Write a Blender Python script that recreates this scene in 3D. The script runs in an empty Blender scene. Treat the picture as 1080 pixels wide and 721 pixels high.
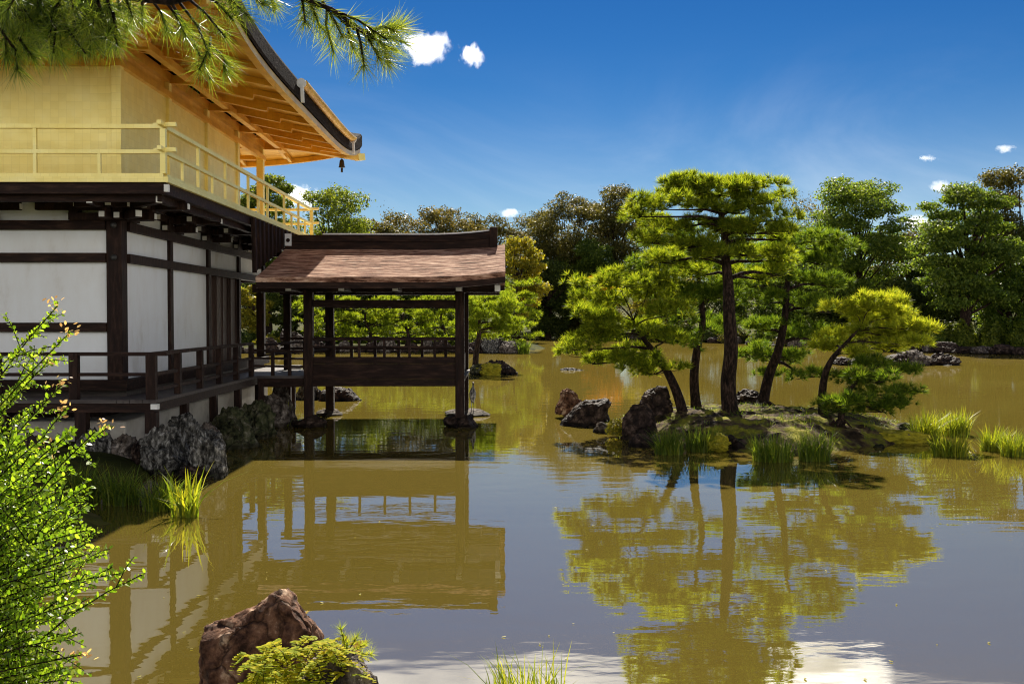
import bpy, bmesh, math, random
import numpy as np
from mathutils import Vector, Matrix, noise

random.seed(7)
RNG = np.random.default_rng(11)
S = bpy.context.scene
COL = S.collection
R = math.radians

# ------------------------------------------------------------------ camera
F = 1050.0                       # focal length in pixels of the 1080 px wide photograph
H = 2.08                         # eye height above the water
PITCH = math.atan(26.0 / F)
YAW = math.atan(10.0 / F)
cam = bpy.data.cameras.new('camera')
cam.sensor_width = 36.0
cam.lens = 35.0
cam.clip_start = 0.05
cam.clip_end = 12000
camo = bpy.data.objects.new('camera', cam)
COL.objects.link(camo)
camo.location = (0, 0, H)
camo.rotation_euler = (R(90) - PITCH, 0, -YAW)
S.camera = camo

# ------------------------------------------------------------------ light
SUN_DIR = Vector((0.06, 1.11, 1.0)).normalized()      # towards the sun
SUN_EL = math.asin(SUN_DIR.z)
SUN_AZ = math.atan2(SUN_DIR.x, SUN_DIR.y)
W = bpy.data.worlds.new('World')
S.world = W
W.use_nodes = True
wn = W.node_tree
wn.nodes.clear()
w_out = wn.nodes.new('ShaderNodeOutputWorld')
w_bg = wn.nodes.new('ShaderNodeBackground')
w_sky = wn.nodes.new('ShaderNodeTexSky')
w_sky.sky_type = 'NISHITA'
w_sky.sun_disc = False
w_sky.sun_elevation = SUN_EL
w_sky.sun_rotation = SUN_AZ
w_sky.air_density = 1.0
w_sky.dust_density = 0.0
w_sky.ozone_density = 4.0
w_hsv = wn.nodes.new('ShaderNodeHueSaturation')
w_hsv.inputs['Saturation'].default_value = 1.30
w_hsv.inputs['Value'].default_value = 0.80
w_bg.inputs['Strength'].default_value = 0.05
wn.links.new(w_sky.outputs[0], w_hsv.inputs['Color'])
w_m1 = wn.nodes.new('ShaderNodeVectorMath')
w_m1.operation = 'SCALE'
w_m1.inputs['Scale'].default_value = 1 / 16.0
w_gm = wn.nodes.new('ShaderNodeGamma')
w_gm.inputs['Gamma'].default_value = 1.35
w_m2 = wn.nodes.new('ShaderNodeVectorMath')
w_m2.operation = 'SCALE'
w_m2.inputs['Scale'].default_value = 16.0
wn.links.new(w_hsv.outputs[0], w_m1.inputs[0])
wn.links.new(w_m1.outputs[0], w_gm.inputs['Color'])
wn.links.new(w_gm.outputs[0], w_m2.inputs[0])
# clouds added low in the north as fill light; broken veil above southern view
w_tc = wn.nodes.new('ShaderNodeTexCoord')
w_sep = wn.nodes.new('ShaderNodeSeparateXYZ')
wn.links.new(w_tc.outputs['Generated'], w_sep.inputs[0])


def w_range(sock, a, b, c=0.0, d=1.0):
    n = wn.nodes.new('ShaderNodeMapRange')
    n.interpolation_type = 'SMOOTHSTEP'
    for k, v_ in (('From Min', a), ('From Max', b), ('To Min', c), ('To Max', d)): n.inputs[k].default_value = v_
    wn.links.new(sock, n.inputs['Value'])
    return n.outputs[0]


def w_math(op, a, b):
    n = wn.nodes.new('ShaderNodeMath')
    n.operation = op
    for k, q_ in enumerate((a, b)):
        if isinstance(q_, float): n.inputs[k].default_value = q_
        else: wn.links.new(q_, n.inputs[k])
    return n.outputs[0]


w_n = wn.nodes.new('ShaderNodeTexNoise')
w_n.inputs['Scale'].default_value = 3.0
w_n.inputs['Detail'].default_value = 9
w_n.inputs['Roughness'].default_value = 0.6
wn.links.new(w_tc.outputs['Generated'], w_n.inputs['Vector'])
w_north_fill = w_math('MULTIPLY', w_range(w_sep.outputs[1], 0.1, -0.35), w_range(w_sep.outputs[2], 0.62, 0.30))
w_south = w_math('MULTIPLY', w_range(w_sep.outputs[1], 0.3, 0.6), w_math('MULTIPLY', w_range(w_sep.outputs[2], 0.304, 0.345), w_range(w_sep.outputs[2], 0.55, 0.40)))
w_cov = w_math('ADD', w_math('MULTIPLY', w_north_fill, 0.52), w_math('MULTIPLY', w_south, 0.36))
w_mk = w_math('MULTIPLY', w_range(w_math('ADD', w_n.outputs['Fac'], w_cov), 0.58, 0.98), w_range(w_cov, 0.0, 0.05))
w_mx = wn.nodes.new('ShaderNodeMix')
w_mx.data_type = 'RGBA'
w_mx.clamp_result = False
wn.links.new(w_mk, w_mx.inputs['Factor'])
wn.links.new(w_m2.outputs[0], w_mx.inputs['A'])
w_n2 = wn.nodes.new('ShaderNodeTexNoise')
w_n2.inputs['Scale'].default_value = 2.2
w_n2.inputs['Detail'].default_value = 8
w_n2.inputs['Roughness'].default_value = 0.6
w_n2.inputs['Distortion'].default_value = 0.8
w_mp = wn.nodes.new('ShaderNodeMapping')
w_mp.inputs['Scale'].default_value = (1.0, 1.0, 2.6)
wn.links.new(w_tc.outputs['Generated'], w_mp.inputs[0])
wn.links.new(w_mp.outputs[0], w_n2.inputs['Vector'])
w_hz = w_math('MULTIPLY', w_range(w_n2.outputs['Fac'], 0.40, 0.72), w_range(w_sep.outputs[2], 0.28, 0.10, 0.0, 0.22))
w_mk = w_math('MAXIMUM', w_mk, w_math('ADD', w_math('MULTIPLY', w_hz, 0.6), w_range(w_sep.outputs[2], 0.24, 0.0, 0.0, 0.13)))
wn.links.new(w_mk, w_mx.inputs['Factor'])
w_cc = wn.nodes.new('ShaderNodeMix')                     # white of the added northern clouds, then of the southern veil
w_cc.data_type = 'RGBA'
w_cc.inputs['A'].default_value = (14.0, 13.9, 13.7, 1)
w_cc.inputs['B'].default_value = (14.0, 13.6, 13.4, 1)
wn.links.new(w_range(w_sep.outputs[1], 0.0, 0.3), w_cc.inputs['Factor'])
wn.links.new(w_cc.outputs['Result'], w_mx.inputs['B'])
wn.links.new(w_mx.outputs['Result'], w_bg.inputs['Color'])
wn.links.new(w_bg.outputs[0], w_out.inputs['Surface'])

sun = bpy.data.lights.new('sun', 'SUN')
sun.energy = 4.8
sun.angle = R(0.53)
sun.color = (1.0, 0.93, 0.80)
suno = bpy.data.objects.new('sun', sun)
COL.objects.link(suno)
suno.rotation_euler = SUN_DIR.to_track_quat('Z', 'Y').to_euler()

S.view_settings.view_transform = 'Standard'
S.view_settings.look = 'None'
S.view_settings.gamma = 1.0
S.view_settings.use_curve_mapping = False
S.view_settings.exposure = 1.15
S.cycles.max_bounces = 12
S.cycles.diffuse_bounces = 4
S.cycles.glossy_bounces = 4
S.cycles.transmission_bounces = 4
S.cycles.volume_bounces = 10
S.cycles.caustics_reflective = True
S.cycles.caustics_refractive = False
S.cycles.sample_clamp_indirect = 20.0
S.cycles.filter_width = 1.1

# ------------------------------------------------------------------ helpers
CAMR = np.array(camo.rotation_euler.to_matrix())


def ray(px, py):
    return CAMR @ np.array(((px - 540.0) / F, -(py - 360.5) / F, -1.0))


def at(px, py, Y):
    """world point of photo pixel (px, py) at the distance plane Y"""
    d = ray(px, py)
    t = Y / d[1]
    return Vector((d[0] * t, Y, H + d[2] * t))


def atz(px, py, z=0.0):
    d = ray(px, py)
    t = (z - H) / d[2]
    return Vector((d[0] * t, d[1] * t, z))


def ppm(Y):
    return F / Y


def tag(o, label=None, cat=None, group=None, kind=None):
    if label: o['label'] = label
    if cat: o['category'] = cat
    if group: o['group'] = group
    if kind: o['kind'] = kind
    return o


def empty(name, loc, label, cat, group=None):
    o = bpy.data.objects.new(name, None)
    o.empty_display_size = 0.2
    COL.objects.link(o)
    o.location = loc
    return tag(o, label, cat, group)


def link(name, me, m, parent=None):
    if m is not None: me.materials.append(m)
    o = bpy.data.objects.new(name, me)
    COL.objects.link(o)
    if parent is not None:
        o.parent = parent
        o.matrix_parent_inverse = Matrix.Translation(-total_loc(parent))
    return o


def total_loc(o):
    v = Vector((0, 0, 0))
    while o is not None:
        v = v + o.location
        if o.parent is not None: v = v + o.matrix_parent_inverse.translation
        o = o.parent
    return v


class MB:
    """collects shapes and links them as ONE mesh object"""

    def __init__(s):
        s.v, s.f = [], []

    def add(s, vs, fs):
        n = len(s.v)
        s.v += [tuple(v) for v in vs]
        s.f += [tuple(i + n for i in f) for f in fs]
        return s

    def box(s, x0, x1, y0, y1, z0, z1):
        vs = [(x0, y0, z0), (x1, y0, z0), (x1, y1, z0), (x0, y1, z0), (x0, y0, z1), (x1, y0, z1), (x1, y1, z1), (x0, y1, z1)]
        return s.add(vs, [(3, 2, 1, 0), (4, 5, 6, 7), (0, 1, 5, 4), (1, 2, 6, 5), (2, 3, 7, 6), (3, 0, 4, 7)])

    def bar(s, p0, p1, w, h, up=Vector((0, 0, 1))):
        p0, p1 = Vector(p0), Vector(p1)
        d = (p1 - p0).normalized()
        side = d.cross(up)
        if side.length < 1e-4: side = d.cross(Vector((0, 1, 0)))
        side.normalize()
        u = side.cross(d).normalized()
        vs = []
        for p in (p0, p1):
            for a, b in ((-1, -1), (1, -1), (1, 1), (-1, 1)):
                vs.append(p + side * (a * w / 2) + u * (b * h / 2))
        return s.add(vs, [(3, 2, 1, 0), (4, 5, 6, 7), (0, 1, 5, 4), (1, 2, 6, 5), (2, 3, 7, 6), (3, 0, 4, 7)])

    def tube(s, pts, rad, n=8, cap=True):
        pts = [Vector(p) for p in pts]
        if not hasattr(rad, '__len__'): rad = [rad] * len(pts)
        base = len(s.v)
        prev = None
        for i, p in enumerate(pts):
            d = (pts[min(i + 1, len(pts) - 1)] - pts[max(i - 1, 0)])
            if d.length < 1e-6: d = Vector((0, 0, 1))
            d.normalize()
            if prev is None:
                a = d.cross(Vector((0, 1, 0)))
                if a.length < 0.1: a = d.cross(Vector((1, 0, 0)))
            else:
                a = prev - d * prev.dot(d)
            a.normalize()
            prev = a
            b = d.cross(a)
            for k in range(n):
                t = 2 * math.pi * k / n
                s.v.append(tuple(p + (a * math.cos(t) + b * math.sin(t)) * rad[i]))
        for i in range(len(pts) - 1):
            for k in range(n):
                a0 = base + i * n + k
                a1 = base + i * n + (k + 1) % n
                s.f.append((a0, a1, a1 + n, a0 + n))
        if cap:
            s.f.append(tuple(base + k for k in reversed(range(n))))
            s.f.append(tuple(base + (len(pts) - 1) * n + k for k in range(n)))
        return s

    def lathe(s, c, prof, n=16):
        base = len(s.v)
        for r, z in prof:
            for k in range(n):
                t = 2 * math.pi * k / n
                s.v.append((c[0] + r * math.cos(t), c[1] + r * math.sin(t), c[2] + z))
        for i in range(len(prof) - 1):
            for k in range(n):
                a0 = base + i * n + k
                a1 = base + i * n + (k + 1) % n
                s.f.append((a0, a1, a1 + n, a0 + n))
        s.f.append(tuple(base + k for k in reversed(range(n))))
        s.f.append(tuple(base + (len(prof) - 1) * n + k for k in range(n)))
        return s

    def grid(s, P, flip=False):
        """P[i][j] of points"""
        base = len(s.v)
        ni, nj = len(P), len(P[0])
        for r_ in P: s.v += [tuple(p) for p in r_]
        for i in range(ni - 1):
            for j in range(nj - 1):
                q = (base + i * nj + j, base + i * nj + j + 1, base + (i + 1) * nj + j + 1, base + (i + 1) * nj + j)
                s.f.append(q[::-1] if flip else q)
        return s

    def build(s, name, m, parent=None, smooth=False, bevel=0.0):
        me = bpy.data.meshes.new(name)
        me.from_pydata(s.v, [], s.f)
        me.update()
        if smooth: me.polygons.foreach_set('use_smooth', [True] * len(me.polygons))
        o = link(name, me, m, parent)
        if bevel:
            b = o.modifiers.new('bevel', 'BEVEL')
            b.width = bevel
            b.segments = 2
            b.limit_method = 'ANGLE'
        return o


def np_mesh(name, V, k, m, parent=None):
    """V: (n*k,3) verts, consecutive k form one face"""
    me = bpy.data.meshes.new(name)
    n = len(V) // k
    me.vertices.add(n * k)
    me.vertices.foreach_set('co', np.ascontiguousarray(V, dtype=np.float32).ravel())
    me.loops.add(n * k)
    me.loops.foreach_set('vertex_index', np.arange(n * k, dtype=np.int32))
    me.polygons.add(n)
    me.polygons.foreach_set('loop_start', np.arange(0, n * k, k, dtype=np.int32))
    me.polygons.foreach_set('loop_total', np.full(n, k, dtype=np.int32))
    me.update(calc_edges=True)
    return link(name, me, m, parent)


def unit(a):
    return a / np.maximum(np.linalg.norm(a, axis=1, keepdims=True), 1e-9)


def rnd_dirs(n):
    return unit(RNG.normal(size=(n, 3)))


def leaf_quads(C, N, length, width):
    """pointed leaf (rhombus) at each centre; N = leaf normals"""
    n = len(C)
    A = unit(np.cross(N, rnd_dirs(n)))
    B = np.cross(N, A)
    l = (length * RNG.uniform(.7, 1.3, n))[:, None]
    w = (width * RNG.uniform(.7, 1.3, n))[:, None]
    V = np.empty((n, 4, 3))
    V[:, 0] = C - A * l / 2
    V[:, 1] = C + B * w / 2 + N * w * .12
    V[:, 2] = C + A * l / 2
    V[:, 3] = C - B * w / 2 + N * w * .12
    return V.reshape(-1, 3)


def tuft_tris(P, D, K, length, width, spread):
    """pine tufts: K needles leave each point P around direction D"""
    n = len(P) * K
    P2 = np.repeat(P, K, axis=0)
    D2 = unit(np.repeat(D, K, axis=0) + rnd_dirs(n) * spread)
    side = unit(np.cross(D2, rnd_dirs(n)))
    l = (length * RNG.uniform(.65, 1.15, n))[:, None]
    V = np.empty((n, 3, 3))
    V[:, 0] = P2 - side * width / 2
    V[:, 1] = P2 + side * width / 2
    V[:, 2] = P2 + D2 * l
    return V.reshape(-1, 3)


# ------------------------------------------------------------------ materials
def mat(name):
    m = bpy.data.materials.new(name)
    m.use_nodes = True
    nt = m.node_tree
    p = nt.nodes['Principled BSDF']
    return m, nt, p


def nd(nt, t, **kw):
    n = nt.nodes.new(t)
    for k, v in kw.items():
        if k in n.inputs: n.inputs[k].default_value = v
        else: setattr(n, k, v)
    return n


def ramp(nt, fac, stops):
    r = nt.nodes.new('ShaderNodeValToRGB')
    e = r.color_ramp.elements
    while len(e) < len(stops): e.new(0.5)
    for el, (p, c) in zip(e, stops):
        el.position = p
        el.color = (*c, 1)
    nt.links.new(fac, r.inputs[0])
    return r.outputs[0]


def coords(nt, scale=(1, 1, 1)):
    tc = nt.nodes.new('ShaderNodeTexCoord')
    mp = nt.nodes.new('ShaderNodeMapping')
    mp.inputs['Scale'].default_value = scale
    nt.links.new(tc.outputs['Object'], mp.inputs[0])
    return mp.outputs[0]


def noise_col_mat(name, stops, scale, vscale=(1, 1, 1), rough=.7, bump=.2, detail=8, bump_scale=None, metallic=0.0, spec=.15, dist=.02):
    m, nt, p = mat(name)
    v = coords(nt, vscale)
    n = nd(nt, 'ShaderNodeTexNoise', Scale=scale, Detail=detail, Roughness=.65)
    nt.links.new(v, n.inputs['Vector'])
    c = ramp(nt, n.outputs['Fac'], stops)
    nt.links.new(c, p.inputs['Base Color'])
    p.inputs['Roughness'].default_value = rough
    p.inputs['Metallic'].default_value = metallic
    p.inputs['Specular IOR Level'].default_value = spec
    if bump:
        n2 = nd(nt, 'ShaderNodeTexNoise', Scale=bump_scale or scale * 2.5, Detail=10, Roughness=.7)
        nt.links.new(v, n2.inputs['Vector'])
        b = nd(nt, 'ShaderNodeBump', Strength=bump, Distance=dist)
        nt.links.new(n2.outputs['Fac'], b.inputs['Height'])
        nt.links.new(b.outputs[0], p.inputs['Normal'])
    return m


def leaf_mat(name, stops, trans=.5, rough=.5, tint=(1.3, 1.25, .55), patch=.9, spec=.25):
    """leaf: colour differs leaf by leaf and in large patches, light passes through"""
    m, nt, p = mat(name)
    g = nt.nodes.new('ShaderNodeNewGeometry')
    v = coords(nt)
    n = nd(nt, 'ShaderNodeTexNoise', Scale=patch, Detail=3)
    nt.links.new(v, n.inputs['Vector'])
    ma = nd(nt, 'ShaderNodeMath', operation='MULTIPLY_ADD')
    nt.links.new(g.outputs['Random Per Island'], ma.inputs[0])
    ma.inputs[1].default_value = .55
    mb = nd(nt, 'ShaderNodeMath', operation='MULTIPLY')
    nt.links.new(n.outputs['Fac'], mb.inputs[0])
    mb.inputs[1].default_value = .5
    nt.links.new(mb.outputs[0], ma.inputs[2])
    c = ramp(nt, ma.outputs[0], stops)
    nt.links.new(c, p.inputs['Base Color'])
    p.inputs['Roughness'].default_value = rough
    p.inputs['Specular IOR Level'].default_value = spec
    t = nt.nodes.new('ShaderNodeBsdfTranslucent')
    mx = nd(nt, 'ShaderNodeMix', data_type='RGBA', blend_type='MULTIPLY')
    mx.inputs['Factor'].default_value = 1
    nt.links.new(c, mx.inputs['A'])
    mx.inputs['B'].default_value = (*[x * 1.25 for x in tint], 1)
    nt.links.new(mx.outputs['Result'], t.inputs['Color'])
    ms = nd(nt, 'ShaderNodeMixShader')
    ms.inputs[0].default_value = trans
    nt.links.new(p.outputs[0], ms.inputs[1])
    nt.links.new(t.outputs[0], ms.inputs[2])
    nt.links.new(ms.outputs[0], nt.nodes['Material Output'].inputs['Surface'])
    return m


M = {}
M['wood'] = noise_col_mat('dark_wood', [(.3, (.008, .0035, .0025)), (.5, (.020, .009, .006)), (.7, (.055, .028, .018))], 3, (6, 6, 1.0), .7, .25, spec=.18)
M['woodh'] = noise_col_mat('dark_wood_long', [(.3, (.008, .0035, .0025)), (.5, (.020, .009, .006)), (.7, (.055, .028, .018))], 3, (1, 6, 6), .7, .25, spec=.18)
M['deckwood'] = noise_col_mat('deck_boards', [(.3, (.05, .04, .038)), (.55, (.09, .075, .068)), (.8, (.15, .13, .12))], 3, (1.0, 7, 6), .55, .3)
M['doorwood'] = noise_col_mat('door_wood', [(.3, (.05, .03, .024)), (.7, (.11, .07, .055))], 4, (6, 6, .6), .6, .25)
M['plaster'] = noise_col_mat('white_plaster', [(.34, (.66, .64, .60)), (.44, (.75, .745, .73)), (.6, (.79, .80, .80))], 1.5, (1.3, 1.3, .55), rough=.85, bump=.06)
M['plinth'] = noise_col_mat('old_plaster', [(.25, (.30, .27, .23)), (.5, (.52, .48, .42)), (.75, (.62, .59, .54))], 2.2, rough=.9, bump=.4)
M['whitecap'] = noise_col_mat('white_paint', [(.3, (.68, .66, .60)), (.7, (.80, .79, .75))], 9, rough=.7, bump=.05)
M['rock'] = noise_col_mat('grey_rock', [(.36, (.022, .016, .012)), (.47, (.085, .066, .052)), (.56, (.17, .14, .115)), (.66, (.36, .31, .26))], 6.5, rough=.85, bump=.9, bump_scale=9, dist=.04)
M['rockbrown'] = noise_col_mat('brown_rock', [(.36, (.026, .011, .006)), (.46, (.11, .05, .028)), (.56, (.23, .115, .066)), (.66, (.58, .40, .27))], 8, rough=.8, bump=.9, bump_scale=14, dist=.03)
M['rockstreak'] = noise_col_mat('streaked_rock', [(.36, (.014, .013, .011)), (.46, (.06, .056, .048)), (.55, (.16, .15, .13)), (.66, (.42, .40, .36))], 6.0, (3, 3, 1.1), .85, .9, bump_scale=6, dist=.05)
M['rockdark'] = noise_col_mat('dark_rock', [(.36, (.007, .004, .003)), (.5, (.03, .018, .013)), (.66, (.12, .08, .06))], 7, rough=.7, bump=.9, bump_scale=12, dist=.03)
M['rockmoss'] = noise_col_mat('mossy_rock', [(.36, (.012, .013, .006)), (.47, (.045, .05, .02)), (.56, (.09, .085, .045)), (.68, (.22, .20, .15))], 6, rough=.9, bump=.9, bump_scale=9, dist=.04)
M['bark'] = noise_col_mat('pine_bark', [(.38, (.006, .004, .003)), (.5, (.022, .013, .009)), (.66, (.08, .048, .034))], 4, (7, 7, 1.6), .9, .9, dist=.03)
M['barkpale'] = noise_col_mat('grey_bark', [(.3, (.05, .04, .035)), (.7, (.16, .13, .11))], 4, (5, 5, 1.2), .9, .5)
M['copper'] = noise_col_mat('patinated_metal', [(.3, (.03, .03, .03)), (.7, (.09, .085, .08))], 8, rough=.5, bump=.1, metallic=.6)
M['heron'] = noise_col_mat('grey_feathers', [(.4, (.05, .05, .055)), (.52, (.16, .15, .15)), (.6, (.6, .58, .55))], 14, (2, 2, .8), .8, .2)
M['beak'] = noise_col_mat('beak', [(.3, (.25, .15, .05)), (.7, (.35, .22, .08))], 9, rough=.5, bump=0)


def crack_and_wet(m, scale):
    """dark joints in the stone and a wet stain just above the water"""
    nt = m.node_tree
    p = nt.nodes['Principled BSDF']
    src = p.inputs['Base Color'].links[0].from_socket
    tc = nt.nodes.new('ShaderNodeTexCoord')
    nz = nd(nt, 'ShaderNodeTexNoise', Scale=scale * 1.2, Detail=5)
    nt.links.new(tc.outputs['Object'], nz.inputs['Vector'])
    va = nd(nt, 'ShaderNodeVectorMath', operation='MULTIPLY_ADD')
    nt.links.new(nz.outputs['Color'], va.inputs[0])
    va.inputs[1].default_value = (.55 / scale * 2, .55 / scale * 2, .55 / scale * 2)
    nt.links.new(tc.outputs['Object'], va.inputs[2])
    vo = nd(nt, 'ShaderNodeTexVoronoi', feature='DISTANCE_TO_EDGE', Scale=scale)
    nt.links.new(va.outputs[0], vo.inputs['Vector'])
    cr_ = ramp(nt, vo.outputs['Distance'], [(0.0, (.22, .20, .18)), (.045, (1, 1, 1))])
    mx_ = nd(nt, 'ShaderNodeMix', data_type='RGBA', blend_type='MULTIPLY')
    mx_.inputs['Factor'].default_value = .8
    nt.links.new(src, mx_.inputs['A'])
    nt.links.new(cr_, mx_.inputs['B'])
    ge = nt.nodes.new('ShaderNodeNewGeometry')
    sx = nt.nodes.new('ShaderNodeSeparateXYZ')
    nt.links.new(ge.outputs['Position'], sx.inputs[0])
    ad = nd(nt, 'ShaderNodeMath', operation='MULTIPLY_ADD')
    nt.links.new(nz.outputs['Fac'], ad.inputs[0])
    ad.inputs[1].default_value = -.06
    nt.links.new(sx.outputs[2], ad.inputs[2])
    wt = ramp(nt, ad.outputs[0], [(.028, (.32, .31, .28)), (.06, (1, 1, 1))])
    m2_ = nd(nt, 'ShaderNodeMix', data_type='RGBA', blend_type='MULTIPLY')
    m2_.inputs['Factor'].default_value = 1
    nt.links.new(mx_.outputs['Result'], m2_.inputs['A'])
    nt.links.new(wt, m2_.inputs['B'])
    nt.links.new(m2_.outputs['Result'], p.inputs['Base Color'])
    bp = p.inputs['Normal'].links[0].from_node
    b2_ = nd(nt, 'ShaderNodeBump', Strength=.8, Distance=.03)
    cl = nd(nt, 'ShaderNodeMath', operation='MINIMUM')
    nt.links.new(vo.outputs['Distance'], cl.inputs[0])
    cl.inputs[1].default_value = .08
    mu = nd(nt, 'ShaderNodeMath', operation='MULTIPLY')
    nt.links.new(cl.outputs[0], mu.inputs[0])
    mu.inputs[1].default_value = 10
    nt.links.new(mu.outputs[0], b2_.inputs['Height'])
    nt.links.new(bp.outputs[0], b2_.inputs['Normal'])
    nt.links.new(b2_.outputs[0], p.inputs['Normal'])


for k_, sc_ in (('rock', 3.0), ('rockbrown', 4.2), ('rockstreak', 2.6), ('rockdark', 3.2), ('rockmoss', 2.6)): crack_and_wet(M[k_], sc_)


def gold_mat(name, c0, c1, c2, rough=.42, metal=.85):
    m, nt, p = mat(name)
    v = coords(nt)
    n = nd(nt, 'ShaderNodeTexNoise', Scale=2.0, Detail=6, Roughness=.6)
    nt.links.new(v, n.inputs['Vector'])
    c = ramp(nt, n.outputs['Fac'], [(.3, c0), (.55, c1), (.75, c2)])
    # gold leaf squares: faint brick joints
    br = nd(nt, 'ShaderNodeTexBrick', Scale=9.0)
    br.offset = 0.0
    br.inputs['Color1'].default_value = (1, 1, 1, 1)
    br.inputs['Color2'].default_value = (.88, .87, .84, 1)
    br.inputs['Mortar'].default_value = (.66, .62, .55, 1)
    br.inputs['Mortar Size'].default_value = .012
    br.inputs['Brick Width'].default_value = 1.0
    br.inputs['Row Height'].default_value = 1.0
    tc = nt.nodes.new('ShaderNodeTexCoord')
    cm = nt.nodes.new('ShaderNodeSeparateXYZ')
    nt.links.new(tc.outputs['Object'], cm.inputs[0])
    ad = nd(nt, 'ShaderNodeMath', operation='ADD')
    nt.links.new(cm.outputs[0], ad.inputs[0])
    nt.links.new(cm.outputs[1], ad.inputs[1])
    cb = nt.nodes.new('ShaderNodeCombineXYZ')
    nt.links.new(ad.outputs[0], cb.inputs[0])
    nt.links.new(cm.outputs[2], cb.inputs[1])
    nt.links.new(cb.outputs[0], br.inputs['Vector'])
    mx = nd(nt, 'ShaderNodeMix', data_type='RGBA', blend_type='MULTIPLY')
    mx.inputs['Factor'].default_value = .6
    nt.links.new(c, mx.inputs['A'])
    nt.links.new(br.outputs['Color'], mx.inputs['B'])
    nt.links.new(mx.outputs['Result'], p.inputs['Base Color'])
    p.inputs['Metallic'].default_value = metal
    p.inputs['Roughness'].default_value = rough
    n2 = nd(nt, 'ShaderNodeTexNoise', Scale=30.0, Detail=6)
    nt.links.new(v, n2.inputs['Vector'])
    b = nd(nt, 'ShaderNodeBump', Strength=.12, Distance=.01)
    nt.links.new(n2.outputs['Fac'], b.inputs['Height'])
    nt.links.new(b.outputs[0], p.inputs['Normal'])
    return m


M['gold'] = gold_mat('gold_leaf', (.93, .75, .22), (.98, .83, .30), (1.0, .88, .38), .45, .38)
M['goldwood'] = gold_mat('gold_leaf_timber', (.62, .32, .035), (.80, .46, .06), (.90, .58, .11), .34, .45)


def shingle_mat(name, stops):
    m, nt, p = mat(name)
    v = coords(nt)
    n = nd(nt, 'ShaderNodeTexNoise', Scale=1.0, Detail=9, Roughness=.72)
    mp = nt.nodes.new('ShaderNodeMapping')
    mp.inputs['Scale'].default_value = (2.4, 15, 15)
    nt.links.new(v, mp.inputs[0])
    nt.links.new(mp.outputs[0], n.inputs['Vector'])
    c = ramp(nt, n.outputs['Fac'], stops)
    wv = nd(nt, 'ShaderNodeTexWave', Scale=3.2, Distortion=1.6, Detail=3.0)
    wv.wave_type = 'BANDS'
    wv.bands_direction = 'Y'
    wv.wave_profile = 'SAW'
    wv.inputs['Detail Scale'].default_value = 2.5
    nt.links.new(v, wv.inputs['Vector'])
    c2 = ramp(nt, wv.outputs['Fac'], [(0, (.55, .55, .55)), (.25, (1, 1, 1)), (1, (1, 1, 1))])
    mx = nd(nt, 'ShaderNodeMix', data_type='RGBA', blend_type='MULTIPLY')
    mx.inputs['Factor'].default_value = .8
    nt.links.new(c, mx.inputs['A'])
    nt.links.new(c2, mx.inputs['B'])
    nt.links.new(mx.outputs['Result'], p.inputs['Base Color'])
    p.inputs['Roughness'].default_value = .9
    p.inputs['Specular IOR Level'].default_value = .1
    b1 = nd(nt, 'ShaderNodeBump', Strength=.6, Distance=.03)
    nt.links.new(wv.outputs['Fac'], b1.inputs['Height'])
    b2 = nd(nt, 'ShaderNodeBump', Strength=.6, Distance=.03)
    nt.links.new(n.outputs['Fac'], b2.inputs['Height'])
    nt.links.new(b1.outputs[0], b2.inputs['Normal'])
    nt.links.new(b2.outputs[0], p.inputs['Normal'])
    return m


M['shingle'] = shingle_mat('bark_shingles', [(.38, (.04, .016, .010)), (.46, (.22, .11, .072)), (.53, (.44, .25, .17)), (.64, (.80, .57, .42))])
M['shingledark'] = shingle_mat('bark_shingles_dark', [(.3, (.006, .004, .0035)), (.5, (.016, .010, .008)), (.7, (.045, .030, .024))])

# leaves
M['needle'] = leaf_mat('pine_needles', [(.12, (.10, .07, .02)), (.2, (.045, .08, .009)), (.42, (.12, .175, .014)), (.65, (.25, .295, .02)), (.95, (.48, .47, .06))], .68, patch=4.5)
M['needle_dk'] = leaf_mat('dark_pine_needles', [(.12, (.10, .07, .02)), (.2, (.025, .055, .010)), (.45, (.07, .125, .014)), (.7, (.16, .225, .02)), (.95, (.36, .39, .05))], .62, patch=4.5)
M['needle_y'] = leaf_mat('yellow_pine_needles', [(.15, (.09, .13, .015)), (.5, (.26, .31, .025)), (.9, (.50, .46, .05))], .68, patch=4.5)
M['needle_fg'] = leaf_mat('near_pine_needles', [(.2, (.025, .055, .012)), (.5, (.11, .17, .02)), (.85, (.36, .39, .06))], .52, .35, spec=.5)
M['needle_mid'] = leaf_mat('shore_pine_needles', [(.15, (.06, .10, .010)), (.5, (.19, .26, .018)), (.9, (.36, .38, .035))], .58)
M['leaf_green'] = leaf_mat('green_leaves', [(.15, (.04, .07, .010)), (.5, (.11, .15, .018)), (.9, (.30, .32, .04))], .6)
M['leaf_dark'] = leaf_mat('dark_leaves', [(.15, (.018, .034, .008)), (.5, (.065, .098, .018)), (.9, (.20, .23, .04))], .52)
M['leaf_olive'] = leaf_mat('olive_leaves', [(.15, (.028, .034, .010)), (.5, (.085, .088, .020)), (.9, (.21, .19, .045))], .45, tint=(1.3, 1.1, .6))
M['leaf_brown'] = leaf_mat('brownish_leaves', [(.15, (.04, .045, .014)), (.5, (.11, .11, .026)), (.9, (.26, .21, .05))], .42, tint=(1.3, 1.05, .6))
M['leaf_yellow'] = leaf_mat('yellow_leaves', [(.15, (.10, .11, .014)), (.5, (.24, .23, .022)), (.9, (.46, .34, .03))], .5)
M['leaf_orange'] = leaf_mat('orange_leaves', [(.15, (.30, .13, .015)), (.5, (.50, .22, .02)), (.9, (.60, .34, .03))], .5, tint=(1.3, 1.0, .5))
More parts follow.
